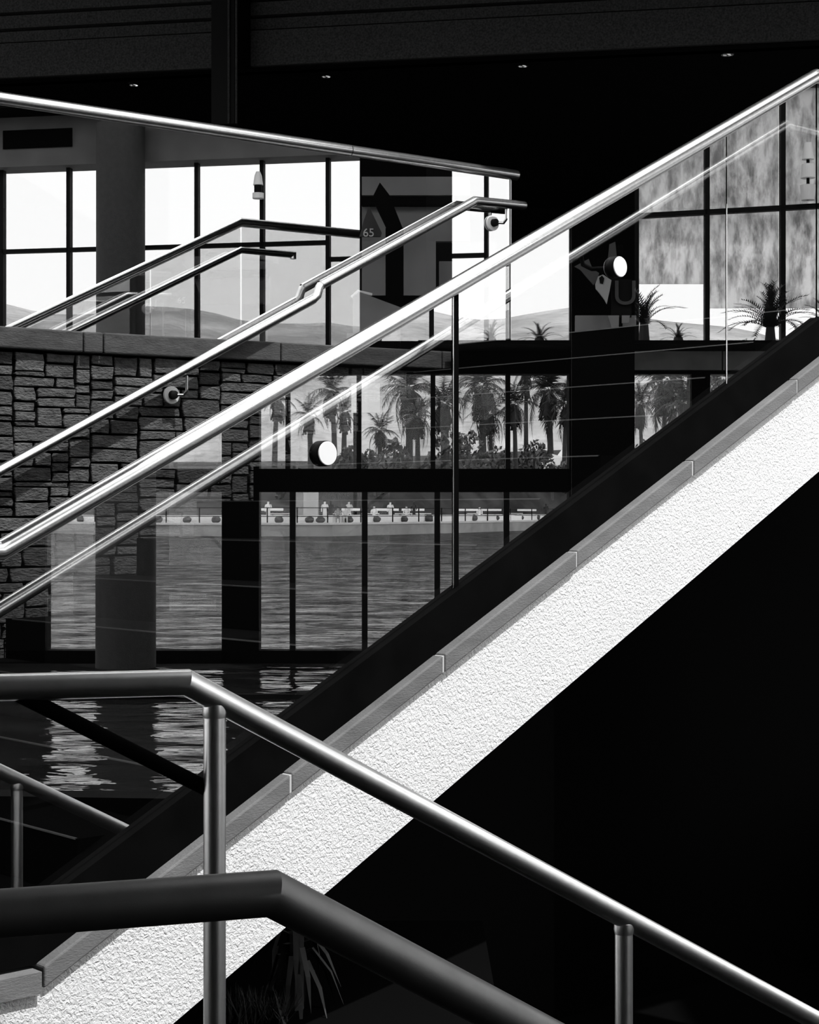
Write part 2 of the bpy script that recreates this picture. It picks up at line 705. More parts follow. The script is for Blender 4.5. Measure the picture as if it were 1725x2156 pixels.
# terrace coping pieces
cj = [-1.6, (on1(168, 700) - P1).dot(U1), (on1(210, 700) - P1).dot(U1), 1.62, 2.75, 3.5]
for a, b in zip(cj[:-1], cj[1:]):
    za, zb = ZC0 + (ZC1 - ZC0) * max(0, a) / 3.7, ZC0 + (ZC1 - ZC0) * max(0, b) / 3.7
    o = MB().prism([sw(a + 0.003, za, 0.045), sw(b - 0.003, zb, 0.045), sw(b - 0.003, zb - 0.105, 0.045), sw(a + 0.003, za - 0.105, 0.045)], -N1 * 0.36).build('terrace_coping_stone', TERR, wall)
    bv = o.modifiers.new('bevel', 'BEVEL')
    bv.width = 0.008
    bv.segments = 2
# terrace floor behind the wall
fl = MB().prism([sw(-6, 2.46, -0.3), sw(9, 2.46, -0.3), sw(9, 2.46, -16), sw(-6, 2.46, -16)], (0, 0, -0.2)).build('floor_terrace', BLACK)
struct(fl, 'dark terrace floor above the stone wall')

# ---- dark building above the terrace: soffit, fascia boards, back wall
ZS = 5.6
FA, FB = at(-400, 189, 4.0 * F / (CY - 189)), at(2300, 60.7, 4.0 * F / (CY - 60.7))
ufa = (FB - FA)
ufa.z = 0
ufa.normalize()
nfa = Vector((ufa.y, -ufa.x, 0))
roof = sroot('ceiling_terrace', FA, 'black soffit and charcoal fascia over the terrace')


def fa(px, z, off=0.0):
    r = ray(px, 0)
    base = Vector((FA.x, FA.y, 0)) + nfa * off
    d = base.dot(nfa) / (r.x * nfa.x + r.y * nfa.y)
    return Vector((r.x * d, r.y * d, z))


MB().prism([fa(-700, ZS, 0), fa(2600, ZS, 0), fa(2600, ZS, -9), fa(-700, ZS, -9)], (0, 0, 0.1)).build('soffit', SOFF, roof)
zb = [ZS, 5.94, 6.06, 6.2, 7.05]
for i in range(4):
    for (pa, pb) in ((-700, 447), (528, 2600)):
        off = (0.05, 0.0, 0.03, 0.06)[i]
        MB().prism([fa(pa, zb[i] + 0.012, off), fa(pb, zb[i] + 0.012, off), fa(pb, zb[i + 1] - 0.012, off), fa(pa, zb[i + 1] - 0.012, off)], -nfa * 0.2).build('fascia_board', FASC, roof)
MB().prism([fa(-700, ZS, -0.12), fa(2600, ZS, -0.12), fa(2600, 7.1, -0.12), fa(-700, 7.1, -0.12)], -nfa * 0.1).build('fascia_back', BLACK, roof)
MB().prism([Vector((-14, 9.0, 7.0)), Vector((11, 9.0, 7.0)), Vector((11, 26, 7.0)), Vector((-14, 26, 7.0))], (0, 0, 0.3)).build('roof_slab', SOFF, roof)  # front overhang, out of frame, shaped to keep sun off the fascia
MB().aabb((5.6, 5.5, 7.0), (11.0, 9.0, 7.3)).build('roof_shade_wing', SOFF, roof)  # added unseen slab that darkens the tops of the stair rails
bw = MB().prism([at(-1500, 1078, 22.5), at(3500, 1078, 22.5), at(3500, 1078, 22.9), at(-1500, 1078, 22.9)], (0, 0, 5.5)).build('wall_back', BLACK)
struct(bw, 'black back wall of the terrace building')
# hanging steel channel in front of the fascia
ch = thing('downpipe', fa(478, 5.1, 0.15), 'slim dark vertical channel running down the fascia', 'downpipe')
MB().prism([fa(452, 5.06, 0.12), fa(500, 5.06, 0.12), fa(500, 7.0, 0.12), fa(452, 7.0, 0.12)], nfa * 0.1).build('channel', DARKM, ch)
for (pa, pb) in ((480, 484), (496, 500)):
    MB().prism([fa(pa, 5.06, 0.22), fa(pb, 5.06, 0.22), fa(pb, 7.0, 0.22), fa(pa, 7.0, 0.22)], nfa * 0.012).build('edge_strip', FASC, ch)
for i, (px, py, lab) in enumerate(((282, 177, 'small recessed downlight above the round column end of the terrace soffit'), (687, 159, 'small recessed downlight just right of the vertical channel'),
                                   (1101, 137, 'small recessed downlight above the end of the two steel rails'), (1532, 113, 'small recessed downlight near the top of the sloping guard rail'))):
    d = 4.0 * F / (CY - py)
    p = at(px, py, d)
    t_ = thing('downlight', p, lab, 'ceiling light', 'downlights in the soffit')
    MB().lathe(p + Vector((0, 0, 0.0)), (0, 0, -1), [(0, 0.05), (0.012, 0.055), (0.012, 0.038), (0.0, 0.034)]).build('trim_ring', STEEL, t_, smooth=True)
    MB().lathe(p + Vector((0.012, -0.01, 0.0)), (0, 0, -1), [(0, 0.018), (0.008, 0.014)]).build('lens', LENS, t_)

# ---- unseen wall and roofs added to shade the near rails, then the floors
o = MB().aabb((-14, -4.0, -1.8), (10, -3.7, 9.0)).build('wall_dark_blocker', BLACK)  # added behind the camera so the tubes reflect black
struct(o, 'dark unseen wall added behind the camera for the rails to reflect')
o = MB().aabb((-12, -3.7, 5.0), (6, 1.6, 5.2)).build('ceiling_shade_blocker', SOFF)  # added out of frame to keep sun and sky off the near rail
MB().aabb((-12, 3.2, 5.0), (0.55, 6.2, 5.2)).build('ceiling_shade_slab', SOFF, o)  # added slab darkening what the level tube's upper side reflects
MB().aabb((-12, 1.6, 5.0), (6, 3.2, 5.2)).build('ceiling_shade_slab', SOFF, o)  # added slab keeping sun off the level part of the railing
struct(o, 'dark unseen roof added to shade the near rails')
o = MB().aabb((-12, -3.7, -0.1), (-0.25, 4.1, 0.15)).build('floor_walkway', BLACK)
struct(o, 'dark walkway floor under the photographer')
low = MB().aabb((-12, -3.7, -1.9), (4.25, 30, -1.6)).build('floor_lower', BLACK)
struct(low, 'dark sunken path below the stairs')
o = MB().aabb((-12, 4.9, -1.6), (0.35, 8.2, -0.36)).build('planter_bed', SOIL)
struct(o, 'dark planting bed under the staircase')
o = MB().aabb((4.2, -60, -1.9), (4.45, 24, -0.2)).build('pool_edge', PIER)
struct(o, 'dark edge of the lake pool')
o = MB().aabb((2.35, 8.95, -1.8), (3.15, 9.45, 7.0)).build('pier_blocker', PIER)  # added out of frame to block part of the terrace glass reflection
struct(o, 'black unseen pier added to darken the terrace glass reflection')

# ================================================================== RAILS ON THE STAIR
RD = 0.0325
# glass of the outer guard, in panels
gd = thing('stair_guard', st(LEN3 / 2, 1.3), 'outer stair guard of mirroring glass with thick sloping steel top rail', 'railing')
tj = [-2.1, t_of(-12), t_of(960), t_of(1530), LEN3]
for a, b in zip(tj[:-1], tj[1:]):
    a2, b2 = a + 0.004, b - 0.004
    if a < TK:
        if b <= TK:
            q = [(a2, R3A.z - 0.02 - 0.0), (b2, R3A.z + SL3 * 0 - 0.02)]
            poly = [O3 + U3 * a2 + UP * st(TK, 1.15).z, O3 + U3 * b2 + UP * st(TK, 1.15).z, O3 + U3 * b2 + UP * (R3A.z - 0.03), O3 + U3 * a2 + UP * (R3A.z - 0.03)]
        else:
            poly = [O3 + U3 * a2 + UP * st(TK, 1.15).z, st(TK, 1.15), st(b2, 1.15), st(b2, 0.02), st(max(a2, 0), 0.02)]
            if a2 < 0:
                poly.append(O3 + U3 * a2 + UP * (R3A.z - 0.02))
    else:
        poly = [st(a2, 1.15), st(b2, 1.15), st(b2, 0.02), st(a2, 0.02)]
    mb = MB()
    n_ = len(poly)
    mb.add(poly, [tuple(range(n_))], 0)
    back = [q - N3 * 0.012 for q in poly]
    mb.add(poly + back, [tuple(range(2 * n_ - 1, n_ - 1, -1))] + [(i, (i + 1) % n_, (i + 1) % n_ + n_, i + n_) for i in range(n_)], 1)
    mb.build('glass_panel', GLASS, gd, mats=[GLASS, CLEAR])
# landing guard beyond the bend
e0, e1 = O3 + U3 * (LEN3 + 0.008), O3 + U3 * TTOP
zl0, zl1 = st(LEN3, 1.15).z, R3B.z - 0.02
poly = [e0 + UP * zl0, e1 + UP * zl0, e1 + UP * zl1, e0 + UP * zl1]
mb = MB()
mb.add(poly, [(0, 1, 2, 3)], 0)
back = [q - N3 * 0.012 for q in poly]
mb.add(poly + back, [(7, 6, 5, 4)] + [(i, (i + 1) % 4, (i + 1) % 4 + 4, i + 4) for i in range(4)], 1)
mb.build('glass_panel', GLASS, gd, mats=[GLASS, CLEAR])
# dark joint at 960, short steel strip imitating the glass-edge glint at 1530
for (px, wd, mt, lo) in ((960, 0.012, BLACK, 1.235), (1530, 0.0016, CAP, 1.15)):
    t = t_of(px)
    hi_ = 0.03 if px < 1000 else 0.34
    MB().prism([st(t - wd, hi_, 0.004), st(t + wd, hi_, 0.004), st(t + wd, lo, 0.004), st(t - wd, lo, 0.004)], -N3 * (0.018 if px < 1000 else 0.003)).build('panel_joint', mt, gd)
t = t_of(960)
MB().prism([st(t - 0.017, 0.03, 0.004), st(t - 0.0145, 0.03, 0.004), st(t - 0.0145, lo, 0.004), st(t - 0.017, lo, 0.004)], -N3 * 0.002).build('panel_edge', CAP, gd)
lft = O3 - U3 * 2.2 + UP * R3A.z
tp = MB().tube([O3 - U3 * 2.2 + UP * (R3A.z), R3A, R3B, O3 + U3 * TTOP + UP * R3B.z], RD, 40).build('top_rail', STEEL, gd, smooth=True, sharp=18)
# inner handrail behind that glass, on two disc standoffs
hr = thing('inner_handrail', on3(850, 770, -0.13), 'thin sloping handrail seen through the near stair glass, on disc brackets', 'handrail')
OFFI = -0.13
h0, h1 = on3(-260, 1443, OFFI), on3(1655, 263, OFFI)
h2 = h1 + U3 * 0.42
MB().tube([h0, h1, h2, h2 + Vector((0, 0, -0.03))], 0.0235, 32).build('rail_tube', STEEL, hr, smooth=True, sharp=18)
for (px, py) in ((680, 955), (1296, 563)):
    c = on3(px, py, 0.0)
    s_ = MB().lathe(c - N3 * 0.03, N3, [(0, 0.03), (0.028, 0.03), (0.03, 0.046), (0.05, 0.046), (0.056, 0.043), (0.056, 0.0)], 40).build('standoff', DARKM, hr, smooth=True)
    MB().lathe(c + N3 * 0.0262, N3, [(0, 0.043), (0.003, 0.041)], 40).build('disc_cap', DISC, s_, smooth=True)
    rp = None
    # arm: from the handrail down and forward to the disc
    tt = (c - O3).dot(U3) - 0.07
    zr = h0.z + (h1.z - h0.z) * ((O3 + U3 * tt + N3 * OFFI - h0).dot(U3)) / ((h1 - h0).dot(U3))
    a0 = O3 + U3 * tt + N3 * OFFI + UP * (zr - 0.01)
    MB().tube([a0, a0 + UP * (c.z - a0.z) * 0.7 + U3 * 0.012, c - N3 * 0.1 - U3 * 0.035 + UP * 0.0, c - N3 * 0.02], 0.009, 14).build('bracket_arm', DARKM, hr, smooth=True)

# ---- wall handrail on the stone wall
OW = 0.09
wr = thing('wall_handrail', on1(500, 700, OW), 'bright steel handrail sloping up along the slate wall to a short level end', 'handrail')
w0, w1 = on1(-260, 1134, OW), on1(660, 629, OW)
w2, w3 = on1(676, 600, OW), on1(1000, 423, OW)
w4 = on1(1104, 433, OW)
MB().tube([w0, w1], 0.0275, 32).build('lower_tube', STEEL, wr, smooth=True)
MB().tube([w1, on1(668, 622, OW), on1(672, 607, OW), w2], 0.024, 24).build('offset_joint', STEEL, wr, smooth=True)
MB().tube([w2, w3, w4], 0.027, 32).build('upper_tube', STEEL, wr, smooth=True, sharp=18)
for (px, py, ox) in ((360, 832, 0.06), (1036, 470, 0.06)):
    c = on1(px, py, 0.035 if px < 500 else 0.004)
    s_ = MB().lathe(c, N1, [(0, 0.046), (0.012, 0.046), (0.016, 0.04)], 36).build('wall_plate', DISC, wr, smooth=True)
    MB().lathe(c + N1 * 0.016, N1, [(0, 0.024), (0.025, 0.022), (0.03, 0.012)], 24).build('bolt_hub', DARKM, s_, smooth=True)
    p = c + U1 * 0.055
    if px < 500:
        k = (on1(px + 20, 0, OW) - w0).dot(U1) / (w1 - w0).dot(U1)
        zr = w0.z + (w1.z - w0.z) * k
    else:
        zr = w3.z
    q0 = c + N1 * 0.03
    MB().tube([q0, q0 + U1 * 0.05 + N1 * 0.02, Vector((p.x, p.y, c.z + 0.02)) + N1 * (OW - 0.02), Vector((p.x, p.y, zr - 0.02)) + N1 * (OW - 0.02)], 0.008, 14).build('bracket_arm', STEEL, wr, smooth=True)

# ---- terrace guard on the stone wall: mirroring glass and thick rail
tg = thing('terrace_guard', sw(1.5, ZC0), 'level glass guard on the slate wall coping with a thick shining top rail', 'railing')
ta, tb2 = on1(-420, 0).dot(U1) - P1.dot(U1), (on1(1078, 0) - P1).dot(U1)
tend = (on1(1088, 0) - P1).dot(U1)
ZR = 3.63
ZRe = 3.66
tsp = [ta, tb2]
for a, b in zip(tsp[:-1], tsp[1:]):
    zc = lambda t: ZC0 + (ZC1 - ZC0) * max(0, t) / 3.7
    poly = [sw(a + 0.004, zc(a) - 0.01), sw(b - 0.004, zc(b) - 0.01), sw(b - 0.004, ZRe - 0.02), sw(a + 0.004, ZR - 0.02)]
    mb = MB()
    mb.add(poly, [(0, 1, 2, 3)], 0)
    back = [q - N1 * 0.012 for q in poly]
    mb.add(poly + back, [(7, 6, 5, 4)] + [(i, (i + 1) % 4, (i + 1) % 4 + 4, i + 4) for i in range(4)], 1)
    mb.build('glass_panel', GLASS, tg, mats=[GLASS, CLEAR])
tc_ = (on1(737, 0) - P1).dot(U1)
zz = lambda t: ZR + (ZRe - ZR) * (t - ta) / (tend - ta)
MB().tube([sw(ta, ZR), sw(tc_ - 0.003, zz(tc_))], 0.0325, 40).build('top_rail', STEEL, tg, smooth=True)
MB().tube([sw(tc_ + 0.003, zz(tc_)), sw(tend, ZRe)], 0.0315, 40).build('top_rail', STEEL, tg, smooth=True)
MB().tube([sw(tc_ - 0.01, zz(tc_)), sw(tc_ + 0.01, zz(tc_))], 0.029, 32).build('splice_sleeve', DARKM, tg, smooth=True)
MB().prism([sw(tb2 - 0.02, ZC1, 0.002), sw(tb2 - 0.008, ZC1, 0.002), sw(tb2 - 0.008, ZRe - 0.02, 0.002), sw(tb2 - 0.02, ZRe - 0.02, 0.002)], -N1 * 0.016).build('end_channel', STEEL_D, tg)

# ---- foreground rails
f1 = thing('descending_railing', at(452, 2600, 3.86), 'bright tubular railing bending down across the white stucco band, on two posts', 'railing')
K1 = at(392, 1437, 3.8)
E1 = at(1315, 1932, 4.7)
dv = (E1 - K1)
L1 = K1 + Vector((-1.0, -0.28, 0.0))
fr = MB().tube([L1, K1, K1 + dv * 1.9], 0.0295, 40).build('top_tube', SATIN, f1, smooth=True, sharp=18)
for (px, pd, zb_) in ((452, None, -0.1), (1314, None, -1.6)):
    k = 0.0
    # point of the sloping tube at this px
    for _ in range(40):
        p = K1 + dv * k
        e_ = px - (CX + p.x / p.y * F)
        k += e_ / 1000.0
    p = K1 + dv * k
    pz = MB().tube([Vector((p.x, p.y, zb_)), Vector((p.x, p.y, p.z - 0.012))], 0.0252 if px < 900 else 0.0246, 32).build('post', SATIN, f1, smooth=True)
    MB().lathe(Vector((p.x, p.y, p.z - 0.045)), (0, 0, 1), [(0, 0.0252), (0.012, 0.0275), (0.03, 0.0265)], 28).build('weld_collar', SATIN, f1, smooth=True)
bp_ = K1 + dv * 0.065
MB().tube([K1 + Vector((-0.36, -0.1, -0.01)), at(447, 1666, 3.86)], 0.0175, 24).build('brace', BLACK, f1, smooth=True)  # black paint stands in for the tube's dark reflection
f2 = thing('near_railing', at(300, 2600, 2.2), 'dark thick foreground rail bending down at the bottom of the picture', 'railing')
K2 = at(572, 1881, 2.27)
E2 = at(1095, 2156, 2.5)
dv2 = E2 - K2
MB().tube([K2 + Vector((-0.62, -0.21, 0.0)), K2, K2 + dv2 * 2.2], 0.0305, 48).build('top_tube', NEARP, f2, smooth=True, sharp=18)
p = K2 + dv2 * 1.9
MB().tube([Vector((p.x, p.y, -1.6)), Vector((p.x, p.y, p.z - 0.012))], 0.025, 32).build('post', STEEL_D, f2, smooth=True)
# steps under those rails
a = Vector((-0.25, 2.2, 0))
sd = Vector((dv.x, dv.y, 0)).normalized()
pn = Vector((-sd.y, sd.x, 0))
o = sroot('steps_down', (-0.2, 3, 0), 'dark steps going down between the two near railings')
for i in range(9):
    z = 0.0 - i * 0.17
    b = Vector((-0.12, 2.5, 0)) + sd * (0.3 * i)
    MB().prism([b + UP * z - pn * 0.4, b + sd * 0.32 + UP * z - pn * 0.4, b + sd * 0.32 - pn * 0.4 + UP * (z - 0.19), b - pn * 0.4 + UP * (z - 0.19)], pn * 1.75).build('step', TREAD, o)

# ================================================================== THE LAKE SIDE
DV = 21.0                 # distance of the pavilion front as the guard glass shows it


def vp(px, py, d=DV):
    """a lake-side point, given where the stair glass mirrors it"""
    return M3(at(px, py, d))


def vz(py, d=DV):
    return EYE + (CY - py) / F * d


NV = (M3(Vector((0, 1, 0))) - M3(Vector((0, 0, 0)))).normalized()    # away from the stair
UV = (M3(Vector((1, 0, 0))) - M3(Vector((0, 0, 0)))).normalized()    # along the pavilion front
ZW = -0.26
lake = MB().add([(4.4, -320, ZW), (420, -320, ZW), (420, 320, ZW), (4.4, 320, ZW)], [(0, 1, 2, 3)]).build('lake', WATER)
struct(lake, 'rippled lake water')


def vrect(px0, px1, z0, z1, depth, d=DV, back=0.0):
    """an upright box of the pavilion front between two mirrored columns px and two heights"""
    a, b = vp(px0, CY, d), vp(px1, CY, d)
    a = a + NV * back
    b = b + NV * back
    poly = [Vector((a.x, a.y, z0)), Vector((b.x, b.y, z0)), Vector((b.x, b.y, z1)), Vector((a.x, a.y, z1))]
    return MB().prism(poly, NV * depth)


pav = sroot('pavilion', vp(862, CY) * 1.0 - UP * EYE + UP * ZW, 'two-storey glazed pavilion standing in the lake, mirrored in the guards')
ZSILL, ZB0, ZB1, ZP1 = vz(1370), vz(1036), vz(987), vz(787)      # lower sill, band, top of palm windows
ZU0, ZU1 = vz(718), 6.85
vrect(-260, 2050, ZW - 0.3, ZSILL, 0.3).build('base_beam', PIER, pav)
vrect(-260, 2050, ZB0, ZB1, 0.22).build('middle_beam', PIER, pav)
vrect(-260, 1205, ZP1, ZU0, 0.3).build('spandrel', PIER, pav)
for (a, b) in ((1207, 1520), (1523, 1640), (1643, 1850)):
    vrect(a, b, vz(779), ZU0, 0.3).build('spandrel_panel', SPAN, pav)
vrect(1205, 2050, ZP1, vz(781), 0.3).build('spandrel_edge', PIER, pav)
for (a, b) in ((-260, 95), (467, 545), (1199, 1330), (1457, 1496), (1640, 1700)):
    vrect(a, b, ZW - 0.3, ZP1, 0.35).build('pier', PIER, pav)
vrect(-260, 2050, ZU1, ZU1 + 0.75, 0.5, back=-0.2).build('eave_board', EAVE, pav)
vrect(-260, 2050, ZU1 + 0.75, ZU1 + 0.95, 2.2, back=-0.8).build('roof', PIER, pav)
for (a, b) in ((-60, 130),):
    vrect(a, b, ZU1 + 0.27, ZU1 + 0.55, 0.02, back=-0.225).build('louvre_slot', BLACK, pav)
o = vrect(-200, 1300, ZW - 0.2, ZW + 0.045, 0.12, d=17.0).build('pool_kerb', PIER)
struct(o, 'thin dark kerb line in the pool')
# lower mullions and panes
lowm = [(545, 615, 605), (615, 767, 757), (767, 920, 912), (920, 1067, 1069), (1067, 1199, 1203)]
for (m_lo, m_hi) in ((616, 606), (768, 756), (921, 912), (1067, 1070)):
    vrect(m_lo - 6, m_lo + 6, ZSILL, ZB0, 0.1).build('mullion', DARKM, pav)
    vrect(m_hi - 5, m_hi + 5, ZB1, ZP1, 0.1).build('mullion', DARKM, pav)
for (a, b) in ((95, 215), (321, 467), (545, 610), (622, 762), (774, 915), (927, 1061), (1073, 1199), (1330, 1457), (1496, 1640)):
    vrect(a, b, ZSILL, ZB0, 0.008, back=0.05).build('pane', PANE, pav)
    vrect(a, b, ZB1, ZP1, 0.008, back=0.05).build('pane', PANE, pav)
# upper storey
um = [-255, -81, 104, 279, 452, 626, 799, 909, 1071, 1205, 1341, 1490, 1650, 1830, 2040]
for i, px in enumerate(um):
    vrect(px - 5, px + 5, ZU0, ZU1, 0.12).build('mullion', DARKM, pav)
for a, b in zip(um[:-1], um[1:]):
    ztr = 5.6 if b < 900 else (5.35 if b < 1210 else 5.24 + (b - 1341) / 400 * 0.13)
    ztr2 = 5.6 if b < 900 else (5.35 if b < 1210 else 5.24 + (a - 1341) / 400 * 0.13)
    A, B = vp(a, CY), vp(b, CY)
    MB().prism([Vector((A.x, A.y, ztr2 - 0.03)), Vector((B.x, B.y, ztr - 0.03)), Vector((B.x, B.y, ztr + 0.03)), Vector((A.x, A.y, ztr2 + 0.03))], NV * 0.1).build('transom', DARKM, pav)
    vrect(a + 5, b - 5, ZU0, min(ztr, ztr2) - 0.03, 0.008, back=0.05).build('pane', PANE, pav)
    vrect(a + 5, b - 5, max(ztr, ztr2) + 0.03, ZU1, 0.008, back=0.05).build('pane', PANE, pav)
vrect(880, 1900, ZU0 - 0.125, ZU0 - 0.085, 0.95, back=-0.95).build('ledge', PIER, pav)
# pale streaked blinds behind the end bays
for (a, b) in ((1341, 1490), (1490, 1650), (1650, 1830)):
    o = vrect(a + 4, b - 4, ZU0 + (0.72 if a < 1400 else 0.42), ZU1, 0.006, back=0.16).build('roller_blind', BLIND)
    k = {1341: 'beside the black pier', 1490: 'in the middle of the three end bays', 1650: 'nearest the stair head'}[a]
    tag(o, 'pale streaked blind in the upper window %s' % k, 'blind', 'blinds in the pavilion')
# round column in front of the pavilion, square pier nearer
c = M3(Vector(((265 - CX) / F * 20.5, 20.5, 0)))
o = MB().lathe(Vector((c.x, c.y, ZW - 0.3)), UP, [(0, 0.36), (7.9, 0.36)], 40).build('round_column', COLUMN, smooth=True)
struct(o, 'round plastered column in front of the pavilion')
c = Vector((9.83, 7.37, 0))
o = MB().aabb((c.x - 0.25, c.y - 0.29, ZW - 0.3), (c.x + 0.25, c.y + 0.29, 7.6)).build('square_pier', PIER)
struct(o, 'black square pier standing in the pool')


def lantern(px1_is, px, ztop, label):
    p = vp(px, CY) - NV * 0.1
    t_ = thing('wall_lantern', Vector((p.x, p.y, ztop - 0.36)), label, 'lamp')
    b = Vector((p.x, p.y, 0))
    MB().lathe(b + UP * (ztop - 0.2), UP, [(0, 0.075), (0.14, 0.055), (0.2, 0.03)], 20).build('shade', WHITE, t_)
    MB().lathe(b + UP * (ztop - 0.31), UP, [(0, 0.06), (0.1, 0.06)], 20).build('lamp_body', DARKM, t_)
    MB().lathe(b + UP * (ztop - 0.4), UP, [(0, 0.085), (0.08, 0.085)], 20).build('lamp_base', WHITE, t_)


lantern(0, 622, 6.66, 'white lantern on a window post above the dark mirrored rails')


def plaque_lamp():
    p = vp(1697, CY) - NV * 0.12
    t_ = thing('wall_lantern', Vector((p.x, p.y, vz(425))), 'white three-part lantern at the picture edge in the stair glass', 'lamp')
    b = Vector((p.x, p.y, 0))
    for (y0, y1, r0, r1, nm) in ((305, 340, 0.045, 0.075, 'shade'), (350, 379, 0.075, 0.09, 'lamp_body'), (394, 425, 0.095, 0.08, 'lamp_base')):
        MB().lathe(b + UP * vz(y1), UP, [(0, r1), (vz(y0) - vz(y1), r0)], 20).build(nm, WHITE, t_)
    MB().lathe(b + UP * vz(425), UP, [(0, 0.02), (vz(305) - vz(425), 0.02)], 10).build('stem', DARKM, t_)


plaque_lamp()

# ---- shore: sea wall, promenade, bank, hills
SH = [(-900, 300), (-600, 220), (0, 165), (100, 150), (320, 131), (700, 130), (950, 150), (1200, 186), (1700, 240), (2600, 320)]


def shd(px):
    for (a, da), (b, db) in zip(SH[:-1], SH[1:]):
        if a <= px <= b:
            return da + (db - da) * (px - a) / (b - a)
    return SH[-1][1]


def sp(px, z, back=0.0):
    d = shd(px) + back
    p = M3(Vector(((px - CX) / F * d, d, 0)))
    return Vector((p.x, p.y, z))


ZPR = 0.62
shore = sroot('sea_wall', sp(600, ZW), 'pale concrete sea wall along the far shore')
pxs = [q[0] for q in SH]
mb = MB()
mb2 = MB()
for a, b in zip(pxs[:-1], pxs[1:]):
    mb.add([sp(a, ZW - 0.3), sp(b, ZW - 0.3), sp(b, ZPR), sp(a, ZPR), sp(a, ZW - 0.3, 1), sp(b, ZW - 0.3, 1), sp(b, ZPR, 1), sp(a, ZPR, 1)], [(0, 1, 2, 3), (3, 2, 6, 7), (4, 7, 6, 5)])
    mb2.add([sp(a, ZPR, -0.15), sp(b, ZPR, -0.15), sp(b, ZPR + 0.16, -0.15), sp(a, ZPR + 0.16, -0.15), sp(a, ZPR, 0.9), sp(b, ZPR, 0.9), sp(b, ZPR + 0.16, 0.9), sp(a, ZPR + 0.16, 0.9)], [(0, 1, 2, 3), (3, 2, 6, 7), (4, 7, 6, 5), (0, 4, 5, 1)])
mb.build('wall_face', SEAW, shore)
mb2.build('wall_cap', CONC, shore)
pm = MB()
rows = [(0.5, ZPR + 0.1), (5.0, ZPR + 0.1), (9.0, ZPR + 0.15), (14, ZPR + 0.5), (26, 4.5), (36, 5.8), (60, 7.0), (120, 9), (450, 12)]


def bankz(px, bk):
    z = rows[-1][1]
    for (a, za), (b, zb_) in zip(rows[:-1], rows[1:]):
        if a <= bk <= b:
            z = za + (zb_ - za) * (bk - a) / (b - a)
            break
    return z * (1 + 0.8 * max(0, min(px, 1500) - 700) / 1000 * min(1, max(0, (bk - 9) / 15)))



cols = list(range(-900, 2601, 100))
vs_, fs_ = [], []
for (bk, z) in rows:
    for px in cols:
        vs_.append(sp(px, bankz(px, bk) + (random.uniform(-0.15, 0.15) if bk > 10 else 0), bk))
n_ = len(cols)
for i in range(len(rows) - 1):
    for j in range(n_ - 1):
        fs_.append((i * n_ + j, i * n_ + j + 1, (i + 1) * n_ + j + 1, (i + 1) * n_ + j))
o = MB().add(vs_, fs_).build('ground_bank', BANK)
struct(o, 'grassy bank rising behind the promenade')
lw = MB()
for a, b in zip(pxs[:-1], pxs[1:]):
    lw.add([sp(a, ZPR + 0.1, 2.2), sp(b, ZPR + 0.1, 2.2), sp(b, ZPR + 0.72, 2.2), sp(a, ZPR + 0.72, 2.2), sp(a, ZPR + 0.1, 2.6), sp(b, ZPR + 0.1, 2.6), sp(b, ZPR + 0.72, 2.6), sp(a, ZPR + 0.72, 2.6)], [(0, 1, 2, 3), (3, 2, 6, 7), (4, 7, 6, 5)])
o = lw.build('wall_promenade', WHITE)
struct(o, 'low white wall behind the ledge of boulders')
# hills
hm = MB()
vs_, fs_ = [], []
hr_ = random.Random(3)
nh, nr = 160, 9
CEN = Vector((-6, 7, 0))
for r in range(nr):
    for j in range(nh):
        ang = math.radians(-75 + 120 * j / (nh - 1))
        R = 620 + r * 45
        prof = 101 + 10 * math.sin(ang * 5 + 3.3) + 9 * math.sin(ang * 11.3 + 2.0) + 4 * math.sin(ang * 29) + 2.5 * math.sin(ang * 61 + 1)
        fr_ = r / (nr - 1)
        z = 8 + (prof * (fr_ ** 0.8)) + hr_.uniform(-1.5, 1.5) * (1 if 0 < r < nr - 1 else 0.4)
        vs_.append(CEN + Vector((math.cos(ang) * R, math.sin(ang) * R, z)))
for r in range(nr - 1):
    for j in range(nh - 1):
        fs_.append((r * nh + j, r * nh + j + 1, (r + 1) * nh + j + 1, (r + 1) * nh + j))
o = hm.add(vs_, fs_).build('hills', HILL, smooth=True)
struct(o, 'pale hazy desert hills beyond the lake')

# ---- palms
FR = []


def frond_mesh(length, droop, seed):
    r = random.Random(seed)
    mb = MB()
    n = 12
    pts = []
    for i in range(n + 1):
        s = i / n
        pts.append(Vector((length * s * (1 - 0.28 * droop * s), 0, length * (0.34 * s - droop * s * s))))
    for i in range(2, n + 1):
        p, q = pts[i - 1], pts[i]
        wl = length * 0.24 * math.sin(math.pi * min(1, (i + 0.4) / (n + 1.0)) ** 0.8)
        d = (q - p)
        for sgn in (-1, 1):
            for h in (0.05, 0.5):
                a = p + d * h
                tip = a + d * 1.7 + Vector((0, sgn * wl * r.uniform(0.7, 1.1), -wl * r.uniform(0.2, 0.9)))
                mb.add([a, a + d * 0.42, tip], [(0, 1, 2)])
        mb.add([p + Vector((0, -0.03, 0)), q + Vector((0, -0.03, 0)), q + Vector((0, 0.03, 0.03)), p + Vector((0, 0.03, 0.03))], [(0, 1, 2, 3)])
    me = bpy.data.meshes.new('frond')
    me.from_pydata([tuple(v) for v in mb.v], [], mb.f)
    me.materials.append(FOLI)
    return me


FR = [frond_mesh(3.0, d, 5 + i) for i, d in enumerate((0.35, 0.7, 1.15))]


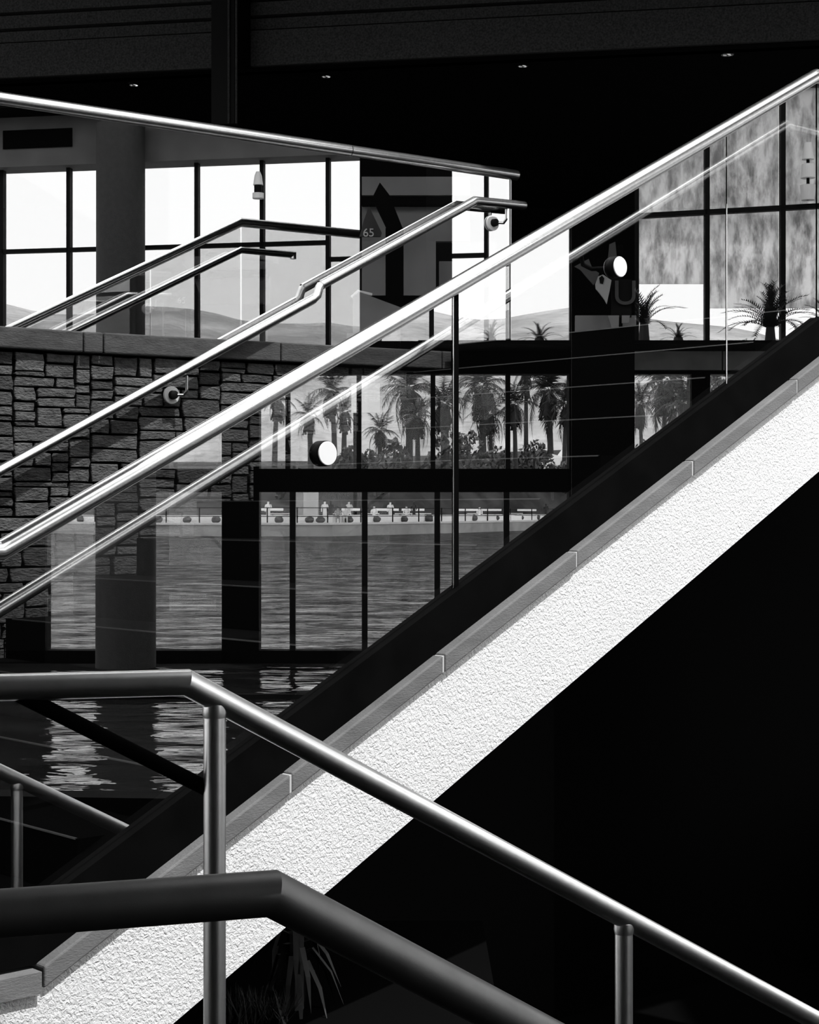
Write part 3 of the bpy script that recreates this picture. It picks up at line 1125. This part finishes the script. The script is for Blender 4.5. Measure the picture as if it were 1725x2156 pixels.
def palm(base, h, label, crown=1.0, nf=24, skirt=True, seed=0, rad=0.28):
    r = random.Random(seed)
    t_ = thing('fan_palm', base, label, 'palm tree', 'palms on the far shore')
    lean = Vector((r.uniform(-0.4, 0.4), r.uniform(-0.4, 0.4), 0))
    top = Vector(base) + UP * h + lean
    MB().tube([Vector(base) - UP * 0.3, Vector(base) + UP * h * 0.5 + lean * 0.3, top], rad, 10, r2=rad * 0.62).build('trunk', TRUNK, t_, smooth=True)
    if skirt:
        mb = MB()
        for k in range(46):
            a = r.uniform(0, 6.28)
            z0 = r.uniform(-0.22, 0.0) * h
            rr = rad + 0.1
            p = top + Vector((math.cos(a) * rr, math.sin(a) * rr, z0))
            dn = Vector((math.cos(a) * r.uniform(0.05, 0.4), math.sin(a) * r.uniform(0.05, 0.4), -r.uniform(0.7, 1.5))) * crown
            sd_ = Vector((-math.sin(a), math.cos(a), 0)) * 0.22 * crown
            mb.add([p - sd_ * 0.5, p + sd_ * 0.5, p + dn + sd_, p + dn - sd_], [(0, 1, 2, 3)])
        mb.build('skirt', SKIRT, t_)
    for k in range(nf):
        u = k / nf
        me = FR[0] if u < 0.34 else (FR[1] if u < 0.7 else FR[2])
        o = link('frond', me, t_)
        o.location = top - Vector(base) + Vector((0, 0, 0.15 - 0.5 * u))
        az = k * 2.399 + r.uniform(-0.2, 0.2)
        pit = -math.radians(66 - 104 * u + r.uniform(-10, 10))
        o.rotation_euler = (0, pit, az)
        s_ = crown * r.uniform(0.85, 1.15)
        o.scale = (s_, s_, s_)
    return t_


def vb(px, z, d):
    p = M3(Vector(((px - CX) / F * d, d, 0)))
    return Vector((p.x, p.y, z))


PALMS = [
    # px, crown y, d, ground z, crown scale, fronds, label
    (578, 838, 150, 0.9, 0.75, 18, 'slender short palm at the edge of the stone, mirrored beside the first window post'),
    (655, 872, 152, 0.9, 0.7, 16, 'slender dark palm with shaggy trunk just above the left disc bracket'),
    (706, 822, 150, 0.9, 1.0, 22, 'tall shaggy palm left of the white square board'),
    (724, 868, 156, 1.0, 0.7, 14, 'thin dark palm trunk close under the white square board'),
    (800, 905, 146, 0.9, 0.75, 18, 'low young palm between the white board and the tall thick palm'),
    (862, 818, 148, 0.9, 1.35, 30, 'broad-crowned thick palm right of the white square board'),
    (880, 875, 152, 0.9, 0.85, 20, 'shorter palm standing against the broad-crowned thick one'),
    (936, 850, 165, 1.2, 1.2, 24, 'bushy dark palm left of the dark glass joint'),
    (1018, 812, 160, 1.0, 1.3, 28, 'dense palm right of the dark glass joint'),
    (1034, 872, 164, 1.0, 1.0, 22, 'low leafy palm under the dense palm by the glass joint'),
    (1086, 850, 168, 1.2, 1.0, 20, 'leafy palm just right of the window post near the lamp shape'),
    (1108, 775, 166, 1.2, 0.8, 14, 'very tall bare-trunked palm rising past the palm-window head'),
    (1160, 820, 170, 1.2, 1.35, 28, 'thick drooping palm at the end of the palm windows'),
    (1188, 850, 176, 1.4, 1.0, 20, 'dark palm half hidden by the black pier'),
    (1352, 850, 176, 1.4, 0.9, 18, 'palm with separate fronds right of the black pier'),
    (1398, 802, 180, 1.4, 1.6, 30, 'big dark palm filling the narrow window between two piers'),
    (1440, 850, 186, 1.6, 1.3, 24, 'dark palm at the far edge of the narrow window'),
    (1522, 800, 190, 1.6, 1.5, 26, 'palm in the last triangle of window above the stair kerb'),
    (1572, 782, 196, 1.6, 1.4, 24, 'palm top in the last window, nearest the stair kerb'),
]
for i, (px, cy, d, gz, cr, nf, lab) in enumerate(PALMS):
    bk = 24 + (d * 7 + px) % 19
    d = shd(px) + bk
    b = vb(px, bankz(px, bk), d)
    palm(b, vz(cy, d) - b.z, lab, cr * d / 165, nf, True, 40 + i, 0.3 if cr < 1.2 else 0.42)


# ---- shrubs along the bank
def shrub(base, w_, h, label, seed, mt=SHRUB, grp='shrubs on the far bank'):
    r = random.Random(seed)
    mb = MB()
    for k in range(260):
        a, e = r.uniform(0, 6.28), math.acos(r.uniform(0, 1))
        rr = r.uniform(0.75, 1.05)
        p = Vector((math.cos(a) * math.sin(e) * w_ * rr, math.sin(a) * math.sin(e) * w_ * rr, math.cos(e) * h * rr))
        q = Vector((r.uniform(-1, 1), r.uniform(-1, 1), r.uniform(-1, 1))).normalized() * 0.35
        q2 = q.orthogonal().normalized() * 0.2
        p = p + Vector(base)
        mb.add([p - q, p + q2, p + q, p - q2], [(0, 1, 2, 3)])
    t_ = thing('shrub', base, label, 'shrub', grp)
    mb.build('foliage', mt, t_)
    MB().tube([Vector(base) - UP * 0.3, Vector(base) + UP * h * 0.7], 0.12, 6).build('stem', TRUNK, t_)
    return t_


for i, (px, d, w_, h, lab) in enumerate(((625, 140, 1.6, 2.6, 'round shrub left of the left disc bracket'), (738, 141, 1.3, 3.4, 'upright shrub at the foot of the thin dark palm'),
                                         (775, 141, 1.3, 4.0, 'tall clipped shrub beside the young low palm'), (830, 142, 1.6, 3.6, 'leafy shrub at the foot of the broad-crowned palm'),
                                         (945, 158, 2.4, 6.2, 'dark hedge-like shrub left of the dark glass joint'), (985, 160, 2.0, 4.6, 'leafy shrub right of the dark glass joint'),
                                         (1050, 166, 2.0, 4.0, 'speckled shrub between the two dense palms'), (1125, 172, 2.2, 3.6, 'speckled shrub by the bare-trunked palm'),
                                         (1360, 184, 2.6, 5.0, 'speckled shrub right of the black pier'), (1185, 178, 1.6, 3.8, 'dark shrub beside the pale block rocks'))):
    bk = 20 + (i * 5) % 9
    shrub(vb(px, bankz(px, bk), shd(px) + bk), w_ * 1.1, h, lab, 90 + i)

# ---- promenade: railing, boulders, kiosk, tables, people, board, blocks
rl = thing('promenade_railing', sp(700, ZPR + 0.16, 0.5), 'thin dark railing along the far sea wall', 'railing')
pp = [110, 200, 350, 420, 500, 563, 626, 690, 760, 827, 882, 930, 980, 1027, 1075, 1120, 1165, 1205, 1260]
for px in pp:
    MB().tube([sp(px, ZPR + 0.1, 0.4), sp(px, ZPR + 1.35, 0.4)], 0.055, 8).build('post', DARKM, rl)
for z in (0.65, 1.3):
    for a, b in zip(pp[:-1], pp[1:]):
        MB().tube([sp(a, ZPR + z, 0.4), sp(b, ZPR + z, 0.4)], 0.035, 6).build('rail_bar', DARKM, rl)


def boulder(px, s_, seed, label):
    r = random.Random(seed)
    bm = bmesh.new()
    bmesh.ops.create_icosphere(bm, subdivisions=2, radius=1)
    for v in bm.verts:
        v.co = Vector((v.co.x * s_ * 1.25, v.co.y * s_, v.co.z * s_ * 0.85)) * r.uniform(0.88, 1.08)
    me = bpy.data.meshes.new('boulder')
    bm.to_mesh(me)
    bm.free()
    me.materials.append(ROCK)
    o = link('boulder', me, None, sp(px, ZPR + 0.16 + s_ * 0.6, 1.3))
    tag(o, label, 'boulder', 'boulders on the sea wall')


bl = [(170, 'left of the round column'), (333, 'at the left side of the second lower window'), (394, 'in the middle of the second lower window'), (455, 'beside the wide dark pier, left of it'),
      (588, 'right of the wide dark pier'), (652, 'under the kiosk'), (675, 'beside the seated people, left of them'), (735, 'just left of the second window post'), (793, 'right of the second window post'),
      (851, 'midway between the second and third window posts'), (903, 'just left of the third window post'), (997, 'just right of the dark glass joint'), (1043, 'left of the last window post'),
      (1095, 'right of the last window post'), (1130, 'farthest along the shore')]
for i, (px, lab) in enumerate(bl):
    boulder(px, 0.36 if px < 900 else 0.42, 200 + i, 'dark round boulder on the sea wall, ' + lab)
kb = sp(643, ZPR + 0.1, 3.4)
kk = thing('kiosk', kb, 'plain two-tone kiosk box on the promenade', 'kiosk')
ux = (sp(680, 0, 3.4) - sp(610, 0, 3.4)).normalized()
MB().box(kb + UP * 1.4 - ux * 0.62, ux * 0.5, NV * 0.7, UP * 1.4).build('dark_side', GREYP, kk)
MB().box(kb + UP * 1.4 + ux * 0.45, ux * 0.56, NV * 0.7, UP * 1.4).build('pale_side', CONC, kk)
MB().box(kb + UP * 2.85, ux * 1.3, NV * 0.85, UP * 0.06).build('kiosk_roof', PIER, kk)


def table(px, label, bk=4.2):
    b = sp(px, ZPR + 0.1, bk)
    t_ = thing('cafe_table', b, label, 'table', 'tables on the promenade')
    MB().box(b + UP * 0.74, ux * 0.75, NV * 0.45, UP * 0.03).build('table_top', WHITE, t_)
    for s_ in (-1, 1):
        MB().tube([b + ux * 0.6 * s_, b + ux * 0.6 * s_ + UP * 0.72], 0.04, 8).build('leg', DARKM, t_)
    return t_


def bench(px, label, bk=5.4):
    b = sp(px, ZPR + 0.2, bk)
    t_ = thing('bench', b, label, 'bench', 'benches on the promenade')
    MB().box(b + UP * 0.5, ux * 1.0, NV * 0.25, UP * 0.05).build('seat', WHITE, t_)
    MB().box(b + UP * 1.0 + NV * 0.25, ux * 1.0, NV * 0.04, UP * 0.12).build('backrest', WHITE, t_)
    for s_ in (-1, 1):
        MB().box(b + UP * 0.25 + ux * 0.8 * s_, ux * 0.06, NV * 0.22, UP * 0.25).build('leg', DARKM, t_)


for px, lab in ((590, 'white table in the first pane right of the wide dark pier'), (720, 'white table behind the seated people'), (780, 'white table right of the second window post'), (850, 'white table between the second and third window posts'),
                (890, 'white table left of the third window post'), (1000, 'white table right of the dark glass joint'), (1085, 'white table right of the last window post')):
    table(px, lab)
for px, lab in ((570, 'white bench behind the first pane table'), (745, 'white bench at the second window post'), (815, 'white bench between the second and third posts, nearer the second'), (870, 'white bench between the second and third posts, nearer the third'),
                (985, 'white bench by the dark glass joint'), (1035, 'white bench left of the last window post'), (1110, 'white bench right of the last window post')):
    bench(px, lab)


def person(px, z, bk, pose, cloth, label, flip=1):
    b = sp(px, z, bk)
    fw = -NV
    sd_ = ux * flip
    J = {}
    if pose == 'stand':
        J = dict(pel=(0, 0, 0.92), che=(0, 0.02, 1.28), nek=(0, 0.02, 1.48), hd=(0, 0.03, 1.6), ht=(0, 0.03, 1.74),
                 lk=(-.1, .03, .5), la=(-.11, 0, .08), lf=(-.11, .14, .03), rk=(.1, .05, .5), ra=(.13, -.02, .08), rf=(.13, .13, .03),
                 ls=(-.2, .0, 1.42), le=(-.25, .0, 1.13), lh=(-.24, .1, .86), rs=(.2, 0, 1.42), re=(.27, .06, 1.14), rh=(.2, .22, 1.0))
    elif pose == 'walk':
        J = dict(pel=(0, 0, 0.9), che=(0.0, 0.05, 1.26), nek=(0, 0.07, 1.46), hd=(0, 0.1, 1.58), ht=(0, 0.1, 1.72),
                 lk=(-.09, .22, .5), la=(-.1, .3, .1), lf=(-.1, .44, .06), rk=(.09, -.05, .48), ra=(.1, -.35, .15), rf=(.1, -.25, .04),
                 ls=(-.2, .05, 1.4), le=(-.25, -.12, 1.14), lh=(-.22, -.1, .9), rs=(.2, .05, 1.4), re=(.25, .2, 1.16), rh=(.2, .36, 1.05))
    else:
        J = dict(pel=(0, 0, 0.55), che=(0, 0.02, 0.92), nek=(0, 0.04, 1.12), hd=(0, 0.06, 1.24), ht=(0, 0.06, 1.38),
                 lk=(-.12, .42, .55), la=(-.12, .44, .1), lf=(-.12, .56, .04), rk=(.12, .42, .55), ra=(.13, .4, .1), rf=(.13, .54, .04),
                 ls=(-.2, .02, 1.05), le=(-.26, .1, .8), lh=(-.15, .34, .72), rs=(.2, .02, 1.05), re=(.26, .12, .8), rh=(.15, .34, .74))
    E = [('pel', 'che'), ('che', 'nek'), ('nek', 'hd'), ('hd', 'ht'), ('pel', 'lk'), ('lk', 'la'), ('la', 'lf'), ('pel', 'rk'), ('rk', 'ra'), ('ra', 'rf'),
         ('che', 'ls'), ('ls', 'le'), ('le', 'lh'), ('che', 'rs'), ('rs', 're'), ('re', 'rh')]
    Rr = dict(pel=.15, che=.15, nek=.06, hd=.1, ht=.085, lk=.075, la=.05, lf=.045, rk=.075, ra=.05, rf=.045, ls=.07, le=.05, lh=.04, rs=.07, re=.05, rh=.04)
    ks = list(J)
    me = bpy.data.meshes.new('person')
    me.from_pydata([tuple(sd_ * J[k][0] + fw * J[k][1] + UP * J[k][2]) for k in ks], [(ks.index(a), ks.index(c_)) for a, c_ in E], [])
    me.materials.append(cloth)
    o = link('person', me, None, b)
    tag(o, label, 'person', 'people on the promenade')
    m = o.modifiers.new('skin', 'SKIN')
    for i, k in enumerate(ks):
        me.skin_vertices[0].data[i].radius = (Rr[k], Rr[k])
    me.skin_vertices[0].data[ks.index('pel')].use_root = True
    m.use_smooth_shade = True
    o.modifiers.new('subd', 'SUBSURF').levels = 1
    hd = sd_ * J['hd'][0] + fw * (J['hd'][1] - 0.015) + UP * (J['hd'][2] + 0.09)
    bm = bmesh.new()
    bmesh.ops.create_uvsphere(bm, u_segments=10, v_segments=6, radius=0.115)
    for v in bm.verts:
        v.co.z = max(v.co.z, -0.02)
        v.co = v.co + hd
    me2 = bpy.data.meshes.new('hair')
    bm.to_mesh(me2)
    bm.free()
    me2.materials.append(CLOTH[2])
    link('hair', me2, o)


Z0 = ZPR + 0.12
person(565, Z0, 3.4, 'stand', CLOTH[0], 'standing person in white in the first pane right of the wide dark pier')
person(684, Z0, 3.0, 'stand', CLOTH[0], 'standing person in white just right of the kiosk')
person(697, Z0, 3.6, 'walk', CLOTH[2], 'walking person in dark clothes right of the kiosk')
person(712, Z0 - 0.1, 1.6, 'sit', CLOTH[1], 'seated person in grey on the ledge between the kiosk and the second post')
person(728, Z0 - 0.1, 1.6, 'sit', CLOTH[3], 'seated person in pale clothes on the ledge left of the second post')
person(735, Z0, 4.8, 'stand', CLOTH[3], 'standing person in pale clothes behind the seated pair')
person(788, Z0, 4.6, 'sit', CLOTH[0], 'seated person in white right of the second window post')
person(822, Z0, 3.6, 'stand', CLOTH[0], 'standing person in white beside the railing post between second and third window posts')
person(856, Z0, 4.6, 'sit', CLOTH[3], 'seated person in pale clothes midway between second and third window posts')
person(872, Z0, 3.4, 'walk', CLOTH[2], 'striding person in black left of the third window post')
person(1010, Z0, 4.6, 'sit', CLOTH[0], 'seated person in white right of the dark glass joint')
person(1150, Z0, 3.4, 'stand', CLOTH[2], 'standing person in dark clothes at the far end of the promenade')
# white square board on a tall pole
bd = shd(770) + 7.5
bb = vb(770, ZPR + 0.12, bd)
sgn = thing('signboard', bb, 'blank white square board on a tall dark pole among the palms', 'sign')
ub = (vb(800, 0, bd) - vb(740, 0, bd)).normalized()
zc_ = vz(838, bd)
MB().box(Vector((bb.x, bb.y, zc_)), ub * (30 / F * bd), NV * 0.08, UP * (31 / F * bd)).build('board', WHITE, sgn)
pb_ = vb(748, 0, bd + 0.4)
MB().tube([Vector((pb_.x, pb_.y, ZPR)), Vector((pb_.x, pb_.y, zc_ + 1))], 0.16, 10).build('pole', DARKM, sgn)
# pale blocks at the end
for i, (px, py, s_, lab) in enumerate(((1148, 968, 0.55, 'small pale block rock, leftmost of the three beside the black pier'), (1168, 962, 0.9, 'large tilted pale block rock between two others'), (1190, 964, 0.95, 'pale block rock half behind the black pier'))):
    bk = 30 + 3 * i
    d = shd(px) + bk
    p = vb(px, bankz(px, bk) + 0.5 * s_, d)
    bm = bmesh.new()
    bmesh.ops.create_cube(bm, size=1.6 * s_)
    bmesh.ops.bevel(bm, geom=bm.edges[:], offset=0.12 * s_, segments=2, affect='EDGES')
    me = bpy.data.meshes.new('block_rock')
    bm.to_mesh(me)
    bm.free()
    me.materials.append(WHITE)
    o = link('block_rock', me, None, p)
    o.rotation_euler = (0.3 * i, 0.25, 0.5 + i)
    tag(o, lab, 'rock', 'pale block rocks on the bank')

# ---- sago palms on the pavilion ledge
FRS = []


def sago_mesh(length, seed):
    r = random.Random(seed)
    mb = MB()
    n = 9
    pts = [Vector((length * (i / n) * 0.92, 0, length * (0.75 * i / n - 0.62 * (i / n) ** 2))) for i in range(n + 1)]
    for i in range(1, n + 1):
        p, q = pts[i - 1], pts[i]
        d = q - p
        wl = length * 0.16 * (1 - 0.5 * i / n)
        for sg in (-1, 1):
            for h in (0.1, 0.6):
                a = p + d * h
                mb.add([a, a + d * 0.4, a + d * 1.1 + Vector((0, sg * wl, wl * 0.2))], [(0, 1, 2)])
        mb.add([p + Vector((0, -.006, 0)), q + Vector((0, -.006, 0)), q + Vector((0, .006, .006)), p + Vector((0, .006, .006))], [(0, 1, 2, 3)])
    me = bpy.data.meshes.new('frond')
    me.from_pydata([tuple(v) for v in mb.v], [], mb.f)
    me.materials.append(SHRUB)
    return me


SG = sago_mesh(1.0, 9)
for i, (px, L_, nf, h, lab) in enumerate(((1600, 0.60, 44, 0.16, 'large dark sago palm on the window ledge near the stair head'), (1342, 0.55, 24, 0.2, 'sago palm with spreading fronds beside the black pier'),
                                          (1412, 0.26, 18, 0.03, 'small sago palm low on the window ledge'), (1716, 0.45, 24, 0.15, 'sago palm at the picture edge on the window ledge'),
                                          (1128, 0.30, 16, 0.02, 'small palm tuft on the ledge right of the window post'), (1030, 0.28, 14, 0.02, 'small palm tuft on the ledge left of the window post'))):
    b = vp(px, CY) - NV * 0.62
    b = Vector((b.x, b.y, ZU0 - 0.085))
    t_ = thing('sago_palm', b, lab, 'palm plant', 'sago palms on the pavilion ledge')
    MB().lathe(b, UP, [(0, 0.07), (h + 0.04, 0.05)], 10).build('stem', TRUNK, t_)
    r = random.Random(60 + i)
    for k in range(nf):
        o = link('frond', SG, t_)
        o.location = (0, 0, h)
        o.rotation_euler = (0, -math.radians(r.uniform(-12, 70)), k * 2.399)
        s_ = L_ * r.uniform(0.75, 1.1)
        o.scale = (s_, s_, s_)

# ================================================================== DARK INTERIOR BEHIND THE TERRACE GLASS
part = sroot('wall_partition', at(842, 700, 14.2), 'dark grey partition of the terrace building')


def flat(px0, px1, py0, py1, d, th, name, m, parent):
    a = at(px0, py1, d)
    b = at(px1, py0, d)
    return MB().aabb((a.x, d, a.z), (b.x, d + th, b.z)).build(name, m, parent)


flat(762, 918, 508, 622, 14.2, 0.08, 'lower_panel', GREYP, part)
flat(762, 990, 372, 411, 14.2, 0.08, 'upper_panel', GREYP, part)
flat(925, 985, 550, 640, 14.3, 0.08, 'side_panel', GREYP, part)
flat(762, 990, 411, 432, 14.25, 0.08, 'dark_band', BLACK, part)
flat(762, 990, 622, 740, 14.25, 0.08, 'dark_base', BLACK, part)
flat(762, 990, 432, 508, 14.35, 0.08, 'middle_panel', SPAN, part)
sl = thing('sail_sign', at(775, 500, 13.9), 'grey sail-shaped sign numbered 65 behind the terrace glass', 'sign')
q = [at(757, 498, 13.9), at(802, 498, 13.9), at(804, 490, 13.9), at(777, 434, 13.9), at(766, 465, 13.9)]
MB().prism(q, (0, 0.03, 0)).build('sail', SIGNG, sl)


def text(s_, p, size, m, parent, name):
    cu = bpy.data.curves.new(name, 'FONT')
    cu.body = s_
    cu.size = size
    cu.extrude = 0.004
    me = None
    tmp = bpy.data.objects.new(name, cu)
    C.objects.link(tmp)
    dg = bpy.context.evaluated_depsgraph_get()
    me = bpy.data.meshes.new_from_object(tmp.evaluated_get(dg))
    bpy.data.objects.remove(tmp)
    me.materials.clear()
    me.materials.append(m)
    o = link(name, me, parent)
    o.location = Vector(p) - wloc(parent)
    o.rotation_euler = (math.pi / 2, 0, 0)
    return o


text('65', at(764, 498, 13.88), 0.095, WHITE, sl, 'number')
bs = thing('black_fin', at(840, 495, 13.6), 'black leaning pointed fin beside the sail-shaped sign', 'sculpture')
q = [at(800, 384, 13.6), at(786, 412, 13.6), at(788, 425, 13.6), at(815, 480, 13.6), at(848, 480, 13.6), at(820, 410, 13.6)]
MB().prism(q, (0, 0.1, 0)).build('fin', BLACK, bs)
MB().prism([at(812, 480, 13.6), at(850, 480, 13.6), at(850, 740, 13.6), at(812, 740, 13.6)], (0, 0.08, 0)).build('fin_stand', BLACK, bs)
chd = thing('terrace_chair', at(788, 745, 13.0), 'dark chair with pale rounded back rim behind the terrace glass', 'chair')
cb = at(788, 740, 13.0)
cb.z = 2.46
MB().box(cb + Vector((0, 0, 0.45)), (0.2, 0, 0), (0, 0.2, 0), (0, 0, 0.03)).build('seat', SPAN, chd)
MB().prism([cb + Vector((-0.17, 0.2, 0.48)), cb + Vector((0.2, 0.2, 0.48)), cb + Vector((0.2, 0.2, 0.72)), cb + Vector((-0.12, 0.2, 0.84)), cb + Vector((-0.17, 0.2, 0.8))], (0, 0.03, 0)).build('backrest', SPAN, chd)
MB().tube([cb + Vector((-0.18, 0.215, 0.8)), cb + Vector((-0.13, 0.215, 0.845)), cb + Vector((-0.02, 0.215, 0.82))], 0.012, 8).build('back_rim', WHITE, chd)
for sx in (-1, 1):
    for sy in (-1, 1):
        MB().tube([cb + Vector((0.17 * sx, 0.17 * sy, 0)), cb + Vector((0.17 * sx, 0.17 * sy, 0.43))], 0.015, 8).build('leg', BLACK, chd)
# shop sign with a U and a curl, seen through the stair glass at the black pier
D2 = 13.2
sg2 = thing('shop_sign', at(1300, 720, D2), 'hanging shop sign with a pale curl and a large letter U', 'sign')
flat(1288, 1330, 588, 668, D2 + 0.06, 0.03, 'sign_panel', DARKM, sg2)
text('U', at(1291, 641, D2 + 0.03), 0.27, SIGNG, sg2, 'letter')


def poly2(pts, d, th, name, m, parent):
    return MB().prism([at(x, y, d) for x, y in pts], (0, th, 0)).build(name, m, parent)


poly2([(1210, 561), (1240, 545), (1248, 566), (1262, 575), (1258, 590), (1250, 600), (1235, 583), (1222, 568)], D2, 0.02, 'upper_curl', SIGNG, sg2)
poly2([(1254, 598), (1260, 582), (1270, 578), (1288, 590), (1284, 612), (1278, 640), (1274, 632), (1262, 616), (1255, 608)], D2 - 0.02, 0.02, 'pale_curl', SIGNW, sg2)
poly2([(1262, 585), (1268, 580), (1273, 586), (1270, 598), (1264, 596)], D2 - 0.03, 0.008, 'curl_eye', DARKM, sg2)
poly2([(1284, 514), (1296, 509), (1299, 540), (1281, 542)], D2, 0.02, 'hanger', SIGNG, sg2)
poly2([(1281, 664), (1304, 664), (1303, 703), (1298, 702), (1288, 690)], D2, 0.02, 'lower_plate', GREYP, sg2)
poly2([(1310, 664), (1327, 664), (1324, 680), (1310, 680)], D2, 0.02, 'lower_plate', GREYP, sg2)
MB().tube([Vector((at(1306, 0, D2 + 0.1).x, D2 + 0.1, 2.46)), Vector((at(1306, 0, D2 + 0.1).x, D2 + 0.1, at(0, 512, D2).z))], 0.02, 10).build('sign_post', BLACK, sg2)
flag = thing('small_flag', at(1266, 745, D2), 'small pale flag on a thin white pole below the shop sign', 'flag')
poly2([(1265, 701), (1276, 702), (1282, 696), (1290, 697), (1290, 716), (1265, 716)], D2 - 0.1, 0.006, 'flag_cloth', SIGNW, flag)
MB().tube([at(1265, 750, D2 - 0.1), at(1265, 700, D2 - 0.1)], 0.005, 8).build('flag_pole', WHITE, flag)
pf = at(1265, 750, D2 - 0.1)
MB().tube([Vector((pf.x, pf.y, 2.46)), pf], 0.006, 8).build('pole_foot', BLACK, flag)
flat(1212, 1340, 664, 760, D2 + 0.3, 0.05, 'shop_base', GREYP, part)

# ================================================================== PLANTING UNDER THE STAIR
def tuft(px, py, d, label, nb, ln):
    b = at(px, py, d)
    b.z = -0.36
    mb = MB()
    r = random.Random(nb)
    for k in range(nb):
        a = r.uniform(0, 6.28)
        p = b + Vector((r.uniform(-0.12, 0.12), r.uniform(-0.08, 0.08), 0))
        dv_ = Vector((math.cos(a) * r.uniform(0.02, 0.1), math.sin(a) * r.uniform(0.02, 0.1), ln * r.uniform(0.6, 1)))
        sd_ = Vector((-math.sin(a), math.cos(a), 0)) * 0.004
        mb.add([p - sd_, p + sd_, p + dv_], [(0, 1, 2)])
    o = mb.build('grass_tuft', PLANT)
    tag(o, label, 'grass', kind='stuff')


tuft(545, 2110, 6.6, 'tuft of short grass under the stair beside the thick post', 260, 0.13)
yb = at(622, 2090, 6.75)
yb.z = -0.36
yc = thing('yucca', yb, 'shaggy drooping yucca under the stair', 'plant')
MB().tube([yb - UP * 0.02, yb + UP * 0.3], 0.035, 10).build('stem', PLANT, yc)
lm = MB()
for k in range(9):
    s_ = k / 8
    pass
ym = bpy.data.meshes.new('leaf')
ym.from_pydata([(0, -0.02, 0), (0, 0.02, 0), (0.1, 0.022, 0.02), (0.1, -0.022, 0.02), (0.18, 0.02, -0.1), (0.18, -0.02, -0.1), (0.22, 0, -0.26)], [], [(0, 3, 2, 1), (3, 5, 4, 2), (5, 6, 4)])
ym.materials.append(PLANT)
for k in range(26):
    o = link('leaf', ym, yc)
    o.scale = (0.75, 0.5, 0.85)
    o.location = (0, 0, 0.32 - 0.008 * k)
    o.rotation_euler = (0, random.uniform(-0.3, 0.35), k * 2.4)
